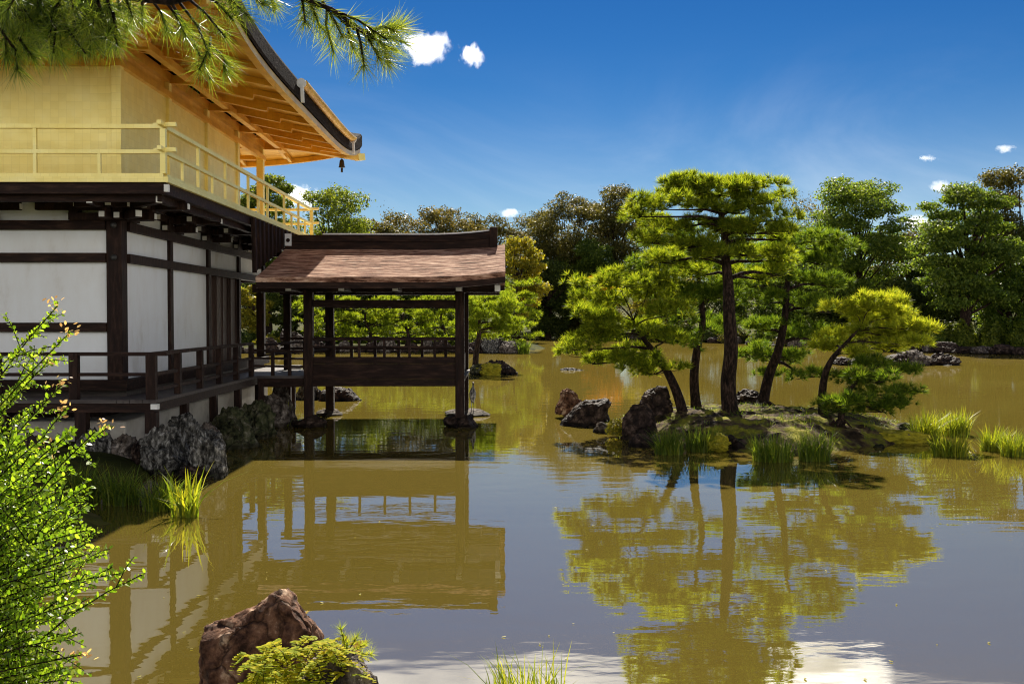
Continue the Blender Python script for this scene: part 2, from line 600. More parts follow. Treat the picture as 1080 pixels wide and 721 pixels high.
M['leaf_blue'] = leaf_mat('cool_green_leaves', [(.15, (.026, .055, .012)), (.5, (.095, .15, .024)), (.9, (.26, .31, .05))], .6)
M['leaf_fg'] = leaf_mat('bush_leaves', [(.15, (.04, .085, .008)), (.4, (.11, .20, .012)), (.7, (.25, .36, .03)), (1, (.54, .56, .16))], .62, .35, spec=.5)
M['fern'] = leaf_mat('fern_leaves', [(.15, (.12, .18, .012)), (.45, (.32, .36, .02)), (.8, (.56, .48, .03)), (1, (.50, .27, .04))], .5, patch=6, spec=.03)
M['blade'] = leaf_mat('grass_blades', [(.15, (.035, .065, .010)), (.5, (.10, .16, .018)), (.8, (.24, .27, .03)), (1, (.42, .32, .06))], .5, .4)
M['blade_y'] = leaf_mat('yellow_grass_blades', [(.15, (.06, .10, .010)), (.5, (.18, .23, .018)), (.8, (.40, .38, .03)), (1, (.45, .25, .06))], .5, .4)
M['pink'] = leaf_mat('pink_leaf_tips', [(.2, (.35, .20, .12)), (.6, (.55, .35, .25)), (.9, (.60, .50, .30))], .5, .4)

# ground
m, nt, p = mat('ground_moss')
v = coords(nt)
n1 = nd(nt, 'ShaderNodeTexNoise', Scale=.35, Detail=10, Roughness=.7)
nt.links.new(v, n1.inputs['Vector'])
c = ramp(nt, n1.outputs['Fac'], [(.3, (.012, .014, .005)), (.45, (.035, .04, .010)), (.55, (.075, .075, .016)), (.7, (.14, .11, .04))])
nt.links.new(c, p.inputs['Base Color'])
p.inputs['Roughness'].default_value = .95
p.inputs['Specular IOR Level'].default_value = .05
b = nd(nt, 'ShaderNodeBump', Strength=.6, Distance=.1)
n2 = nd(nt, 'ShaderNodeTexNoise', Scale=6, Detail=10)
nt.links.new(v, n2.inputs['Vector'])
nt.links.new(n2.outputs['Fac'], b.inputs['Height'])
nt.links.new(b.outputs[0], p.inputs['Normal'])
M['ground'] = m
M['islet'] = noise_col_mat('islet_moss', [(.36, (.014, .009, .005)), (.44, (.05, .032, .016)), (.49, (.11, .075, .035)), (.53, (.13, .13, .016)), (.62, (.27, .25, .02)), (.72, (.26, .16, .10))], 2.4, rough=.95, bump=.9, bump_scale=14, dist=.05)
M['moss'] = noise_col_mat('yellow_moss', [(.3, (.12, .12, .012)), (.5, (.33, .29, .02)), (.75, (.50, .40, .03))], 5, rough=.95, bump=.9, bump_scale=30, dist=.03)

# water: turbid pond, a matt mud body under a smooth mirror skin
m = bpy.data.materials.new('pond_water')
m.use_nodes = True
nt = m.node_tree
nt.nodes.clear()
out = nt.nodes.new('ShaderNodeOutputMaterial')
v = coords(nt)
n1 = nd(nt, 'ShaderNodeTexNoise', Scale=.10, Detail=4)
nt.links.new(v, n1.inputs['Vector'])
c = ramp(nt, n1.outputs['Fac'], [(.3, (.145, .106, .018)), (.7, (.182, .138, .028))])
df = nt.nodes.new('ShaderNodeBsdfDiffuse')
nt.links.new(c, df.inputs['Color'])
gl = nd(nt, 'ShaderNodeBsdfGlossy', Roughness=.012)
fr = nd(nt, 'ShaderNodeFresnel', IOR=2.8)
mx = nt.nodes.new('ShaderNodeMixShader')
fb = nd(nt, 'ShaderNodeMath', operation='MULTIPLY', use_clamp=True)
fb.inputs[1].default_value = 1.4
fb.inputs[1].default_value = 1.8
fm = nd(nt, 'ShaderNodeMath', operation='MINIMUM')
fm.inputs[1].default_value = .58
nt.links.new(fr.outputs[0], fb.inputs[0])
nt.links.new(fb.outputs[0], fm.inputs[0])
nt.links.new(fm.outputs[0], mx.inputs[0])
nt.links.new(df.outputs[0], mx.inputs[1])
nt.links.new(gl.outputs[0], mx.inputs[2])
nt.links.new(mx.outputs[0], out.inputs['Surface'])
mp1 = nd(nt, 'ShaderNodeMapping')
mp1.inputs['Scale'].default_value = (1.0, 2.2, 1.0)
nt.links.new(v, mp1.inputs[0])
r1 = nd(nt, 'ShaderNodeTexNoise', Scale=1.6, Detail=2, Roughness=.4)
nt.links.new(mp1.outputs[0], r1.inputs['Vector'])
r2 = nd(nt, 'ShaderNodeTexNoise', Scale=7.0, Detail=2, Roughness=.5)
nt.links.new(mp1.outputs[0], r2.inputs['Vector'])
pt = nd(nt, 'ShaderNodeTexNoise', Scale=.13, Detail=3)
nt.links.new(v, pt.inputs['Vector'])
pr = ramp(nt, pt.outputs['Fac'], [(.45, (.10, .10, .10)), (.65, (1, 1, 1))])
mm = nd(nt, 'ShaderNodeMath', operation='MULTIPLY')
nt.links.new(r2.outputs['Fac'], mm.inputs[0])
nt.links.new(pr, mm.inputs[1])
ma = nd(nt, 'ShaderNodeMath', operation='MULTIPLY_ADD')
nt.links.new(mm.outputs[0], ma.inputs[0])
ma.inputs[1].default_value = .35
nt.links.new(r1.outputs['Fac'], ma.inputs[2])
b = nd(nt, 'ShaderNodeBump', Strength=1.0, Distance=.0021)
nt.links.new(ma.outputs[0], b.inputs['Height'])
for q in (gl, fr): nt.links.new(b.outputs[0], q.inputs['Normal'])
M['water'] = m

# ------------------------------------------------------------------ the setting: ground, water
POND = [(-2.3, 3.0), (-3.3, 4.2), (-4.1, 7.0), (-4.25, 9.3), (-3.9, 10.1), (-4.5, 11.0), (-4.7, 13.0), (-5.2, 16), (-5.4, 24.2), (-12, 25.5),
        (-34, 26), (-42, 40), (-30, 54), (-17, 57), (-9, 60), (-3.5, 58), (0.6, 58.5), (3.5, 66), (1.5, 84), (-3, 96), (6, 100), (14, 92),
        (17, 82), (20, 72), (23.5, 62), (29, 54.5), (40, 46), (62, 30), (58, 4), (30, 1.0), (9, 2.2), (4, 3.0), (0, 3.3)]


def pond_sd(X, Y):
    """signed distance to the pond outline, positive on land"""
    P = np.array(POND)
    Q = np.roll(P, -1, axis=0)
    best = np.full(X.shape, 1e18)
    inside = np.zeros(X.shape, bool)
    for (ax, ay), (bx, by) in zip(P, Q):
        dx, dy = bx - ax, by - ay
        t = np.clip(((X - ax) * dx + (Y - ay) * dy) / (dx * dx + dy * dy), 0, 1)
        best = np.minimum(best, (X - ax - t * dx) ** 2 + (Y - ay - t * dy) ** 2)
        cross = ((ay > Y) != (by > Y)) & (X < (bx - ax) * (Y - ay) / (by - ay + 1e-12) + ax)
        inside ^= cross
    d = np.sqrt(best)
    return np.where(inside, -d, d)


def ground_z(X, Y):
    sd = pond_sd(X, Y)
    wob = .10 * np.sin(X * 1.9 + 1.3 * np.sin(Y * .9)) + .08 * np.sin(Y * 2.3 + X * .7)
    sd2 = sd + wob * np.clip(np.hypot(X, Y) / 8, .4, 2.5)
    land = .42 * (1 - np.exp(-np.maximum(sd2, 0) / .7)) + np.clip(sd - 2, 0, 60) * .018 + np.clip((sd - 90) * .05, 0, 22)
    bed = -.9 * (1 - np.exp(np.minimum(sd2, 0) / .8)) - .02
    return np.where(sd2 > 0, land - .02, bed)


def gz(x, y):
    return float(ground_z(np.array([x], float), np.array([y], float))[0])


NR, NA = 230, 360
rr = .6 * (5200 / .6) ** (np.arange(NR) / (NR - 1))
aa = np.arange(NA) * 2 * math.pi / NA
RR, AA = np.meshgrid(rr, aa, indexing='ij')
GX, GY = RR * np.sin(AA), RR * np.cos(AA)
GZ = ground_z(GX, GY)
vv = np.stack([GX, GY, GZ], -1).reshape(-1, 3)
ff = []
for i in range(NR - 1):
    for k in range(NA):
        k2 = (k + 1) % NA
        ff.append((i * NA + k, i * NA + k2, (i + 1) * NA + k2, (i + 1) * NA + k))
ff.append(tuple(range(NA)))
me = bpy.data.meshes.new('ground')
me.from_pydata(vv.tolist(), [], ff)
me.polygons.foreach_set('use_smooth', [True] * len(me.polygons))
tag(link('ground', me, M['ground']), 'mossy earth banks around the pond', 'ground', kind='structure')
mb = MB()
mb.add([(-60, -6, 0), (80, -6, 0), (80, 110, 0), (-60, 110, 0)], [(0, 1, 2, 3)])
tag(mb.build('pond_water', M['water']), 'olive brown pond water mirroring trees and sky', 'water', kind='structure')


# islet
def islet_z(x, y):
    cx, cy = 4.6, 17.9
    u = (x - cx) / 2.75
    w = (y - cy) / (3.0 if y > cy else 2.5)
    d = math.sqrt(u * u + w * w)
    ed = 1.0 + .10 * math.sin(3 * math.atan2(w, u) + .7) + .05 * math.sin(7 * math.atan2(w, u))
    h = .40 * max(-1, 1 - (d / ed) ** 3.2)
    h += .06 * noise.noise(Vector((x * 1.1, y * 1.1, 0))) + .05 * noise.noise(Vector((x * 4, y * 4, 3))) + .03 * noise.noise(Vector((x * 11, y * 11, 7)))
    return h


P = [[(1.0 + i * 6.2 / 180, 14.6 + j * 7.2 / 180, islet_z(1.0 + i * 6.2 / 180, 14.6 + j * 7.2 / 180)) for i in range(181)] for j in range(181)]
tag(MB().grid(P).build('islet_ground', M['islet'], smooth=True), 'low mossy islet of earth under the pines', 'islet', kind='structure')


# ------------------------------------------------------------------ rocks
def rock_mesh(cx, cy, zb, w, d, h, seed, cuts=9, rough=.22, sub=5, lean=0.0, bury=.25):
    bm = bmesh.new()
    bmesh.ops.create_icosphere(bm, subdivisions=sub, radius=1)
    rs = random.Random(seed)
    planes = []
    for _ in range(cuts):
        n = Vector((rs.gauss(0, 1), rs.gauss(0, 1), rs.gauss(.2, .8))).normalized()
        planes.append((n, rs.uniform(.62, .9)))
    off = Vector((seed * 3.7, seed * 1.3, seed * 2.1))
    for v in bm.verts:
        p = v.co.copy()
        for n, dd in planes:
            e = p.dot(n) - dd
            if e > 0: p -= n * e
        q = p * 1.6 + off
        a = noise.fractal(q, 1.0, 2.0, 5)
        bb = noise.fractal(q * 3.2, .9, 2.0, 4)
        cc_ = noise.fractal(q * 9, .8, 2.0, 4)
        p *= 1 + rough * a + rough * .6 * bb + rough * .22 * cc_
        z01 = (p.z + .8) / 1.6
        v.co = Vector((cx + p.x * w / 2 / .85 + lean * w * z01, cy + p.y * d / 2 / .85, zb - bury * h + z01 * h * (1 + bury)))
    me = bpy.data.meshes.new('rock')
    bm.to_mesh(me)
    bm.free()
    for pl in me.polygons: pl.use_smooth = True
    try: me.set_sharp_from_angle(angle=R(38))
    except Exception: pass
    return me


def rock(name, label, px0, py0, px1, py1, Y, m='rock', depth=None, seed=None, group=None, cat='rock', zb=None, **kw):
    a = at(px0, py1, Y)
    b_ = at(px1, py0, Y)
    w = b_.x - a.x
    z0 = a.z if zb is None else zb
    h = b_.z - z0
    d = depth or w * .9
    seed = seed if seed is not None else int(px0 * 7 + py0 * 3) % 997
    me = rock_mesh(0, 0, 0, w, d, h, seed, **kw)
    o = link(name, me, M[m])
    o.location = ((a.x + b_.x) / 2, Y, z0)
    return tag(o, label, cat, group)


def profile_rock(name, label, prof, Y, depth, m, seed, cat='rock', group=None, amp=.05):
    """rock whose front view follows prof (pixels, left to right), rounded in depth"""
    pts = [at(x, y, Y) for x, y in prof]
    zb = min(p.z for p in pts)
    cx = sum(p.x for p in pts) / len(pts)
    n = 110
    L = [0]
    for i in range(len(pts) - 1): L.append(L[-1] + (pts[i + 1] - pts[i]).length)
    res = []
    for k in range(n + 1):
        t = L[-1] * k / n
        i = max(j for j in range(len(L) - 1) if L[j] <= t + 1e-9)
        f = (t - L[i]) / max(1e-9, L[i + 1] - L[i])
        res.append(pts[i].lerp(pts[i + 1], f))
    G = []
    off = Vector((seed * 1.7, seed * .9, seed * 2.3))
    K = 64
    for j in range(K + 1):
        vv_ = -1 + 2 * j / K
        s_ = max(0, 1 - abs(vv_) ** 2.3) ** .55
        row = []
        for p in res:
            q = Vector((cx + (p.x - cx) * (.25 + .75 * s_), Y + vv_ * depth / 2, zb + (p.z - zb) * s_))
            nn = q * 3.0 / max(.4, depth) + off
            dsp = Vector((noise.noise(nn), noise.noise(nn + Vector((9, 0, 0))), noise.noise(nn + Vector((0, 9, 0)))))
            nn2 = nn * 4
            nn3 = nn * 11
            dsp += .5 * Vector((noise.noise(nn3), noise.noise(nn3 + Vector((9, 0, 0))), noise.noise(nn3 + Vector((0, 9, 0))))) * .5
            dsp += .55 * Vector((noise.noise(nn2), noise.noise(nn2 + Vector((9, 0, 0))), noise.noise(nn2 + Vector((0, 9, 0)))))
            row.append(q + dsp * amp * depth * min(1, s_ * 2))
        G.append(row)
    o = MB().grid(G, flip=True).build(name, M[m], smooth=True)
    try: o.data.set_sharp_from_angle(angle=R(34))
    except Exception: pass
    c = Vector((cx, Y, zb))
    o.data.transform(Matrix.Translation(-c))
    o.location = c
    return tag(o, label, cat, group)


# ------------------------------------------------------------------ the golden pavilion
WX, NY, SY = -5.37, 14.1, 22.46
EX = -17.0
BAY = 2.09
COLY = [NY + BAY * i for i in range(5)]
COLX = [WX - 2.1 * i for i in range(6)]
pav = empty('golden_pavilion', (-10, 18, 0.3), 'gold leaf pavilion with white plastered ground floor and dark timber frame', 'pavilion')

Z_BASE, Z_UP0, Z_UP1 = 1.2, 3.31, 3.44
Z_TOPW = 3.72
# plinth and sill
MB().box(EX + .1, WX + .06, NY - .06, SY + .1, .05, .62).build('plaster_base', M['plinth'], pav, bevel=.04)
mb = MB()
mb.box(EX, WX + .1, NY - .1, NY + .15, 1.05, 1.2)
mb.box(WX - .12, WX + .1, NY + .15, SY + .1, 1.05, 1.2)
mb.build('sill_beam', M['woodh'], pav)
MB().box(EX, WX, NY + .16, SY, .90, 1.06).build('floor', M['deckwood'], pav)
mb = MB()
mb.box(EX + .4, WX - .5, NY + .5, SY - .4, .3, .9)
mb.build('underfloor_wall', M['wood'], pav)

# columns lower storey
for i, y in enumerate(COLY):
    w = .215 if i in (0,) else (.17 if i == 4 else .15)
    MB().box(WX - w + (.02 if i else .005), WX + (.02 if i else .005), y - (.005 if i == 0 else w / 2), y + (w if i == 0 else w / 2), Z_BASE, Z_TOPW).build('column', M['wood'], pav, bevel=.006)
for i, x in enumerate(COLX[1:]):
    MB().box(x - .1, x + .1, NY - .02, NY + .18, Z_BASE, Z_TOPW).build('column', M['wood'], pav, bevel=.006)
    MB().box(x - .09, x + .09, SY - .09, SY + .09, Z_BASE, Z_TOPW).build('column', M['wood'], pav, bevel=.006)
# beams
for z0, z1 in ((Z_UP0, Z_UP1), (2.855, 2.985)):
    MB().box(EX, WX - .215, NY - .035, NY + .1, z0, z1).build('beam', M['woodh'], pav, bevel=.005)
    MB().box(WX - .1, WX + .045, NY + .22, SY + .1, z0, z1).build('beam', M['wood'], pav, bevel=.005)
    MB().box(EX, WX - .2, SY - .05, SY + .05, z0, z1).build('beam', M['woodh'], pav)
MB().box(EX, WX - .215, NY - .03, NY + .1, 1.875, 2.005).build('beam', M['woodh'], pav, bevel=.005)
# nail covers
for z in (2.92, 3.375):
    MB().lathe((0, 0, 0), [(.045, 0), (.045, .01), (.02, .03)], 12).build('nail_cover', M['copper'], pav).data.transform(
        Matrix.Translation((WX - .10, NY - .008, z)) @ Matrix.Rotation(R(90), 4, 'X'))
# white panels (north face)
for i in range(5):
    x1 = WX - .215 if i == 0 else COLX[i] - .1
    x0 = COLX[i + 1] + .1 if i < 4 else EX
    for z0, z1 in ((Z_BASE, 1.875), (2.005, 2.855), (2.985, Z_UP0), (Z_UP1, Z_TOPW)):
        MB().box(x0, x1, NY + .03, NY + .09, z0, z1).build('wall_panel', M['plaster'], pav)
# west face panels
for i in range(4):
    y0 = COLY[i] + (.215 if i == 0 else .075)
    y1 = COLY[i + 1] - .075
    zs = [(2.985, Z_UP0), (Z_UP1, Z_TOPW)]
    if i < 2: zs.append((Z_BASE, 2.855))
    for z0, z1 in zs:
        MB().box(WX - .09, WX - .03, y0, y1, z0, z1).build('wall_panel', M['plaster'], pav)
# wooden doors in third bay
y0, y1 = COLY[2] + .075, COLY[3] - .075
for k in range(4):
    a = y0 + (y1 - y0) * k / 4
    b2 = y0 + (y1 - y0) * (k + 1) / 4
    off = 0.0 if k % 2 else -.035
    d = MB().box(WX - .08 + off, WX - .04 + off, a + .01, b2 - .01, Z_BASE, 2.85)
    d.box(WX - .04 + off, WX - .02 + off, a + .01, a + .06, Z_BASE, 2.85)
    d.box(WX - .04 + off, WX - .02 + off, b2 - .06, b2 - .01, Z_BASE, 2.85)
    d.build('door', M['doorwood'], pav)
# porch back wall (dark, set back one bay from the south)
MB().box(EX, WX - .14, COLY[3] - .04, COLY[3] + .04, Z_BASE, Z_TOPW).build('porch_wall', M['doorwood'], pav)

# veranda deck
DX, DY = -4.66, 13.4
deck = MB()
nb = 7
for k in range(nb):                                     # boards of the north strip
    a = DY + (NY - .1 - DY) * k / nb
    deck.box(EX, WX + .1, a, a + (NY - .1 - DY) / nb - .006, .925, .972)
nb = 7
for k in range(nb):
    a = WX + .1 + (DX - WX - .1) * k / nb
    deck.box(a, a + (DX - WX - .1) / nb - .006, DY, SY + .75, .925, .970)
for k in range(7):
    a = SY + .1 + .65 * k / 7
    deck.box(EX, WX + .1, a, a + .65 / 7 - .006, .925, .972)
dk = deck.build('veranda_deck', M['deckwood'], pav)
mb = MB()
mb.box(EX, DX - .03, DY + .02, DY + .10, .80, .924)
mb.box(DX - .11, DX - .03, DY + .10, SY + .72, .80, .924)
mb.build('deck_beam', M['woodh'], dk)
MB().box(DX - .06, DX + .03, DY - .03, DY + .06, .845, .915).build('beam_cap', M['whitecap'], dk)
# stilts
for x in (DX - .08, DX - 1.02, DX - 2.1, DX - 3.2, DX - 4.3):
    MB().box(x - .075, x + .075, DY + .01, DY + .15, .05, .80).build('stilt', M['wood'], dk)
for y in (14.9, 16.4, 17.9, 19.4, 21.0, 22.6):
    MB().box(DX - .15, DX - .04, y - .06, y + .06, -.05, .80).build('stilt', M['wood'], dk)
for k in range(8):
    x = DX - .5 - k * 1.05
# railing of the veranda
rp = [(DX - .06 - 1.045 * k, DY + .06) for k in range(0, 8)]
for x, y in rp:
    MB().box(x - .065 if x < DX - .5 else x - .08, x + .05, y - .05, y + .06, .972, 1.60).build('railing_post', M['wood'], dk, bevel=.006)
for k in range(1, 6):
    y = DY + .06 + 1.06 * k
    MB().box(DX - .11, DX - .02, y - .05, y + .05, .972, 1.575).build('railing_post', M['wood'], dk, bevel=.006)
MB().bar((EX, DY + .06, 1.585), (DX + .14, DY + .06, 1.585), .07, .05).build('rail', M['woodh'], dk)
MB().bar((EX, DY + .06, 1.31), (DX - .13, DY + .06, 1.31), .05, .045).build('rail', M['woodh'], dk)
MB().bar((DX - .065, DY + .12, 1.585), (DX - .065, 18.80, 1.585), .07, .05).build('rail', M['wood'], dk)
MB().bar((DX - .065, DY + .12, 1.31), (DX - .065, 18.80, 1.31), .05, .045).build('rail', M['wood'], dk)
MB().bar((DX - .065, DY + .12, 1.10), (DX - .065, 18.80, 1.10), .05, .045).build('rail', M['wood'], dk)

# upper balcony
BX, BN, BS = -4.37, 13.1, 23.46
bal = MB().box(EX - 1, BX, BN, BS, 3.845, 3.915).build('balcony_floor', M['gold'], pav)
mb = MB()
mb.box(EX - 1, BX - .05, BN + .04, BN + .16, 3.70, 3.845)
mb.box(EX - 1, BX - .14, BN + .16, BN + .26, 3.61, 3.70)
mb.box(BX - .17, BX - .05, BN + .16, BS - .16, 3.70, 3.845)
mb.box(BX - .27, BX - .17, BN + .26, BS - .26, 3.61, 3.70)
mb.box(EX - 1, BX - .05, BS - .16, BS - .04, 3.70, 3.845)
mb.build('balcony_beam', M['woodh'], bal)
mb = MB()
mb.box(EX, WX - .2, NY - .02, NY + .15, Z_TOPW, 3.842)
mb.box(WX - .15, WX, NY + .15, SY, Z_TOPW, 3.842)
mb.build('wall_plate', M['woodh'], pav)
nj = 22
mb = MB()
for k in range(nj):
    y = BN + .75 + (BS - BN - 1.1) * k / (nj - 1)
    mb.box(WX, BX - .18, y - .035, y + .035, 3.75, 3.843)
mb.build('joists', M['wood'], bal)
MB().box(BX - .055, BX + .004, BN - .004, BN + .05, 3.72, 3.815).build('beam_cap', M['whitecap'], bal)


def gold_rail(p0, p1, n_full, own_ends=(True, True)):
    p0, p1 = Vector(p0), Vector(p1)
    for z, w, h in ((4.585, .065, .055), (4.255, .05, .05), (3.945, .06, .05)):
        MB().bar(p0 + Vector((0, 0, z)), p1 + Vector((0, 0, z)), w, h).build('rail', M['gold'], bal)
    for k in range(n_full + 1):
        q = p0.lerp(p1, k / n_full)
        if not ((k == 0 and not own_ends[0]) or (k == n_full and not own_ends[1])):
            e = .071 if k in (0, n_full) else .044
            MB().box(q.x - e / 2, q.x + e / 2, q.y - e / 2, q.y + e / 2, 3.97, 4.557).build('railing_post', M['gold'], bal)
        if k < n_full:
            q = p0.lerp(p1, (k + .5) / n_full)
            MB().box(q.x - .02, q.x + .02, q.y - .02, q.y + .02, 3.97, 4.23).build('railing_post', M['gold'], bal)


RXW, RN, RS = BX - .09, BN + .10, BS - .10
gold_rail((EX - .9, RN, 0), (RXW, RN, 0), 8)
gold_rail((RXW, RN + .06, 0), (RXW, RS - .06, 0), 7, (False, False))
gold_rail((EX - .9, RS, 0), (RXW, RS, 0), 8)
for (x, y) in ((RXW, RN), (RXW, RS)):                   # crossing rail ends with upward tips
    s_ = -1 if y < 18 else 1
    for z in (4.60, 4.27):
        m2 = MB()
        m2.bar((x - .12, y, z), (x + .17, y, z + .012), .06, .055)
        m2.bar((x, y - s_ * .12 + s_ * .0, z + .002), (x, y + s_ * .17, z + .014), .058, .053)
        m2.build('rail_end', M['gold'], bal)

# gold storey
Z_G0, Z_G1 = 3.915, 5.60
for i, y in enumerate(COLY):
    w = .135 if i != 4 else .15
    MB().box(WX - w + .02, WX + .02, y - (.02 if i == 0 else w / 2), y + (w - .02 if i == 0 else w / 2), Z_G0, 6.0).build('gold_column', M['gold'], pav, bevel=.006)
for x in COLX[1:]:
    MB().box(x - .065, x + .065, NY - .02, NY + .11, Z_G0, 6.0).build('gold_column', M['gold'], pav, bevel=.006)
    MB().box(x - .065, x + .065, SY - .065, SY + .065, Z_G0, 6.0).build('gold_column', M['gold'], pav)
for i in range(5):
    x1 = WX - .12 if i == 0 else COLX[i] - .066
    x0 = COLX[i + 1] + .066 if i < 4 else EX
    MB().box(x0, x1, NY + .03, NY + .08, Z_G0, Z_G1).build('gold_wall_panel', M['gold'], pav)
    MB().box(x0, x1, NY + .06, NY + .10, Z_G1 + .1, 5.98).build('gold_wall_panel', M['goldwood'], pav)
for i in range(3):
    y0 = COLY[i] + (.118 if i == 0 else .068)
    MB().box(WX - .08, WX - .03, y0, COLY[i + 1] - .068, Z_G0, Z_G1).build('gold_wall_panel', M['gold'], pav)
for i in range(4):
    y0 = COLY[i] + (.118 if i == 0 else .068)
    MB().box(WX - .1, WX - .05, y0, COLY[i + 1] - .068, Z_G1 + .1, 5.98).build('gold_wall_panel', M['goldwood'], pav)
MB().box(EX, WX - .12, COLY[3] - .04, COLY[3] + .04, Z_G0, 5.98).build('gold_wall_panel', M['gold'], pav)
for z0, z1 in ((Z_G1, Z_G1 + .1), (5.85, 5.98), (Z_G0, Z_G0 + .06)):
    MB().box(EX, WX + .04, NY - .04, NY + .058, z0, z1).build('gold_beam', M['goldwood'], pav)
    MB().box(WX - .056, WX + .04, NY + .059, SY + .12, z0, z1 - .001).build('gold_beam', M['goldwood'], pav)
    if z0 > 5: MB().box(EX, WX - .14, SY - .05, SY + .05, z0, z1).build('gold_beam', M['goldwood'], pav)
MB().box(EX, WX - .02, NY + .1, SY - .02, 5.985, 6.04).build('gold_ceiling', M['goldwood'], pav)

# roof of the gold storey: swept hip roof
O = 1.95
RX1, RX0, RY0, RY1 = WX + O, EX - O, NY - O, SY + O


def lift(t):
    return .46 * abs(t) ** 4.5


def edge_pts(side, off, z, n=40):
    """points along one eave at distance `off` outwards from the wall; z at mid, lifted to the corners"""
    out = []
    for k in range(n + 1):
        t = -1 + 2 * k / n
        f = off / O
        if side == 'W': x, y = WX + off, (NY + SY) / 2 + t * ((SY - NY) / 2 + off)
        elif side == 'E': x, y = EX - off, (NY + SY) / 2 - t * ((SY - NY) / 2 + off)
        elif side == 'S': x, y = (EX + WX) / 2 - t * ((WX - EX) / 2 + off), SY + off
        else: x, y = (EX + WX) / 2 + t * ((WX - EX) / 2 + off), NY - off
        out.append(Vector((x, y, z + lift(t) * max(0, f) ** 2)))
    return out


roof = MB()
for sd_ in 'WSEN':
    P = [edge_pts(sd_, O - .02, 5.76), edge_pts(sd_, O, 5.80), edge_pts(sd_, O, 6.03), edge_pts(sd_, O - .03, 6.09), edge_pts(sd_, .9, 6.42), edge_pts(sd_, 0, 6.85),
         edge_pts(sd_, -1.2, 7.6), edge_pts(sd_, -2.4, 8.5)]
    roof.grid(P)
roof.add([(EX + 2.4, NY + 2.4, 8.5), (WX - 2.4, NY + 2.4, 8.5), (WX - 2.4, SY - 2.4, 8.5), (EX + 2.4, SY - 2.4, 8.5)], [(0, 1, 2, 3)])
rf = roof.build('roof', M['shingledark'], pav, smooth=False)
for sd_ in 'WSEN':
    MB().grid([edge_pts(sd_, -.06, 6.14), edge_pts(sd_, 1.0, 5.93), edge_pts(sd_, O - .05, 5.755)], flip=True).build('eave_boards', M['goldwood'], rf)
    m2 = MB()
    A, B2, C2, D2 = edge_pts(sd_, O - .16, 5.66), edge_pts(sd_, O - .04, 5.65), edge_pts(sd_, O - .04, 5.757), edge_pts(sd_, O - .16, 5.77)
    m2.grid([A, B2, C2, D2], flip=False)
    m2.grid([D2, A], flip=False)
    m2.build('eave_fascia', M['goldwood'], rf)


def eave_z(t, off):
    # height of the underside boards
    f = off / O
    if off < 1.0: z = 6.14 + (5.93 - 6.14) * (off + .06) / 1.06
    else: z = 5.93 + (5.755 - 5.93) * (off - 1.0) / (O - .05 - 1.0)
    return z + lift(t) * max(0, f) ** 2


def rafters(side, n):
    half = ((SY - NY) if side in 'WE' else (WX - EX)) / 2
    for k in range(n + 1):
        s_ = -half - 1.35 + (2 * half + 2.7) * k / n

        def P(off):
            t = s_ / (half + off)
            z = eave_z(min(1, abs(t)), off)
            if side == 'W': return Vector((WX + off, (NY + SY) / 2 + s_, z))
            if side == 'S': return Vector(((EX + WX) / 2 - s_, SY + off, z))
            if side == 'N': return Vector(((EX + WX) / 2 + s_, NY - off, z))
            return Vector((EX - off, (NY + SY) / 2 - s_, z))
        i0 = max(0.0, abs(s_) - half) + .03
        if i0 < 1.1:
            a, b3 = P(i0), P(1.22)
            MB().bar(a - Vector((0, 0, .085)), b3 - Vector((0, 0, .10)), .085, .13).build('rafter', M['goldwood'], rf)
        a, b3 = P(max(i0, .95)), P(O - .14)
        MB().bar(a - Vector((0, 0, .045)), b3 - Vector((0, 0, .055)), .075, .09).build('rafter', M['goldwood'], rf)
        e = P(O - .14)


rafters('W', 11)
rafters('N', 13)
rafters('S', 13)
for (sx, ex, sy, ey) in ((WX, RX1, SY, RY1), (WX, RX1, NY, RY0)):
    MB().bar((sx - .1, sy - .1 if sy > 18 else sy + .1, 6.02), (ex - .06, ey - .06 if ey > 18 else ey + .06, 5.97), .15, .17).build('hip_rafter', M['goldwood'], rf)
    MB().bar((ex - .12, ey - .12 if ey > 18 else ey + .12, 5.955), (ex + .02, ey + .02 if ey > 18 else ey - .02, 5.985), .16, .16).build('hip_rafter_tip', M['gold'], rf)
# tie beams from wall to the eave at the columns
for y in COLY:
    MB().bar((WX, y, 5.90), (WX + .42, y, 5.88), .10, .13).build('bracket_arm', M['goldwood'], rf)
# purlin under the rafters
MB().bar((WX + .36, NY - .55, 5.895), (WX + .36, SY + .55, 5.895), .11, .10).build('eave_purlin', M['goldwood'], rf)
MB().bar((EX, NY - .36, 5.893), (WX + .55, NY - .36, 5.893), .11, .10).build('eave_purlin', M['goldwood'], rf)
# gutter on the west eave
g = MB()
ys = np.linspace(16.7, 22.4, 24)
for k in range(len(ys) - 1):
    pass
half = (SY - NY) / 2 + O
path = []
for y in ys:
    t = (y - (NY + SY) / 2) / half
    path.append(Vector((RX1 + .075, y, 5.99 + lift(t))))
Pg = []
for q in path:
    Pg.append([q + Vector((.075 * math.cos(a), 0, .075 * math.sin(a) + .03)) for a in np.linspace(math.pi * 1.02, math.pi * 2 - .02, 9)])
g.grid(Pg)
gt = g.build('gutter', M['goldwood'], rf, smooth=True)
gt.modifiers.new('solid', 'SOLIDIFY').thickness = .012
for q in (path[0], path[-1]):
    m2 = MB()
    m2.tube([q + Vector((0, -.02, -.02)), q + Vector((0, .02, -.02))], .08, 14)
    m2.bar(q + Vector((.01, 0, -.05)), q + Vector((.02, 0, -.34)), .05, .06, Vector((0, 1, 0)))
    m2.build('gutter_end', M['whitecap'], rf)


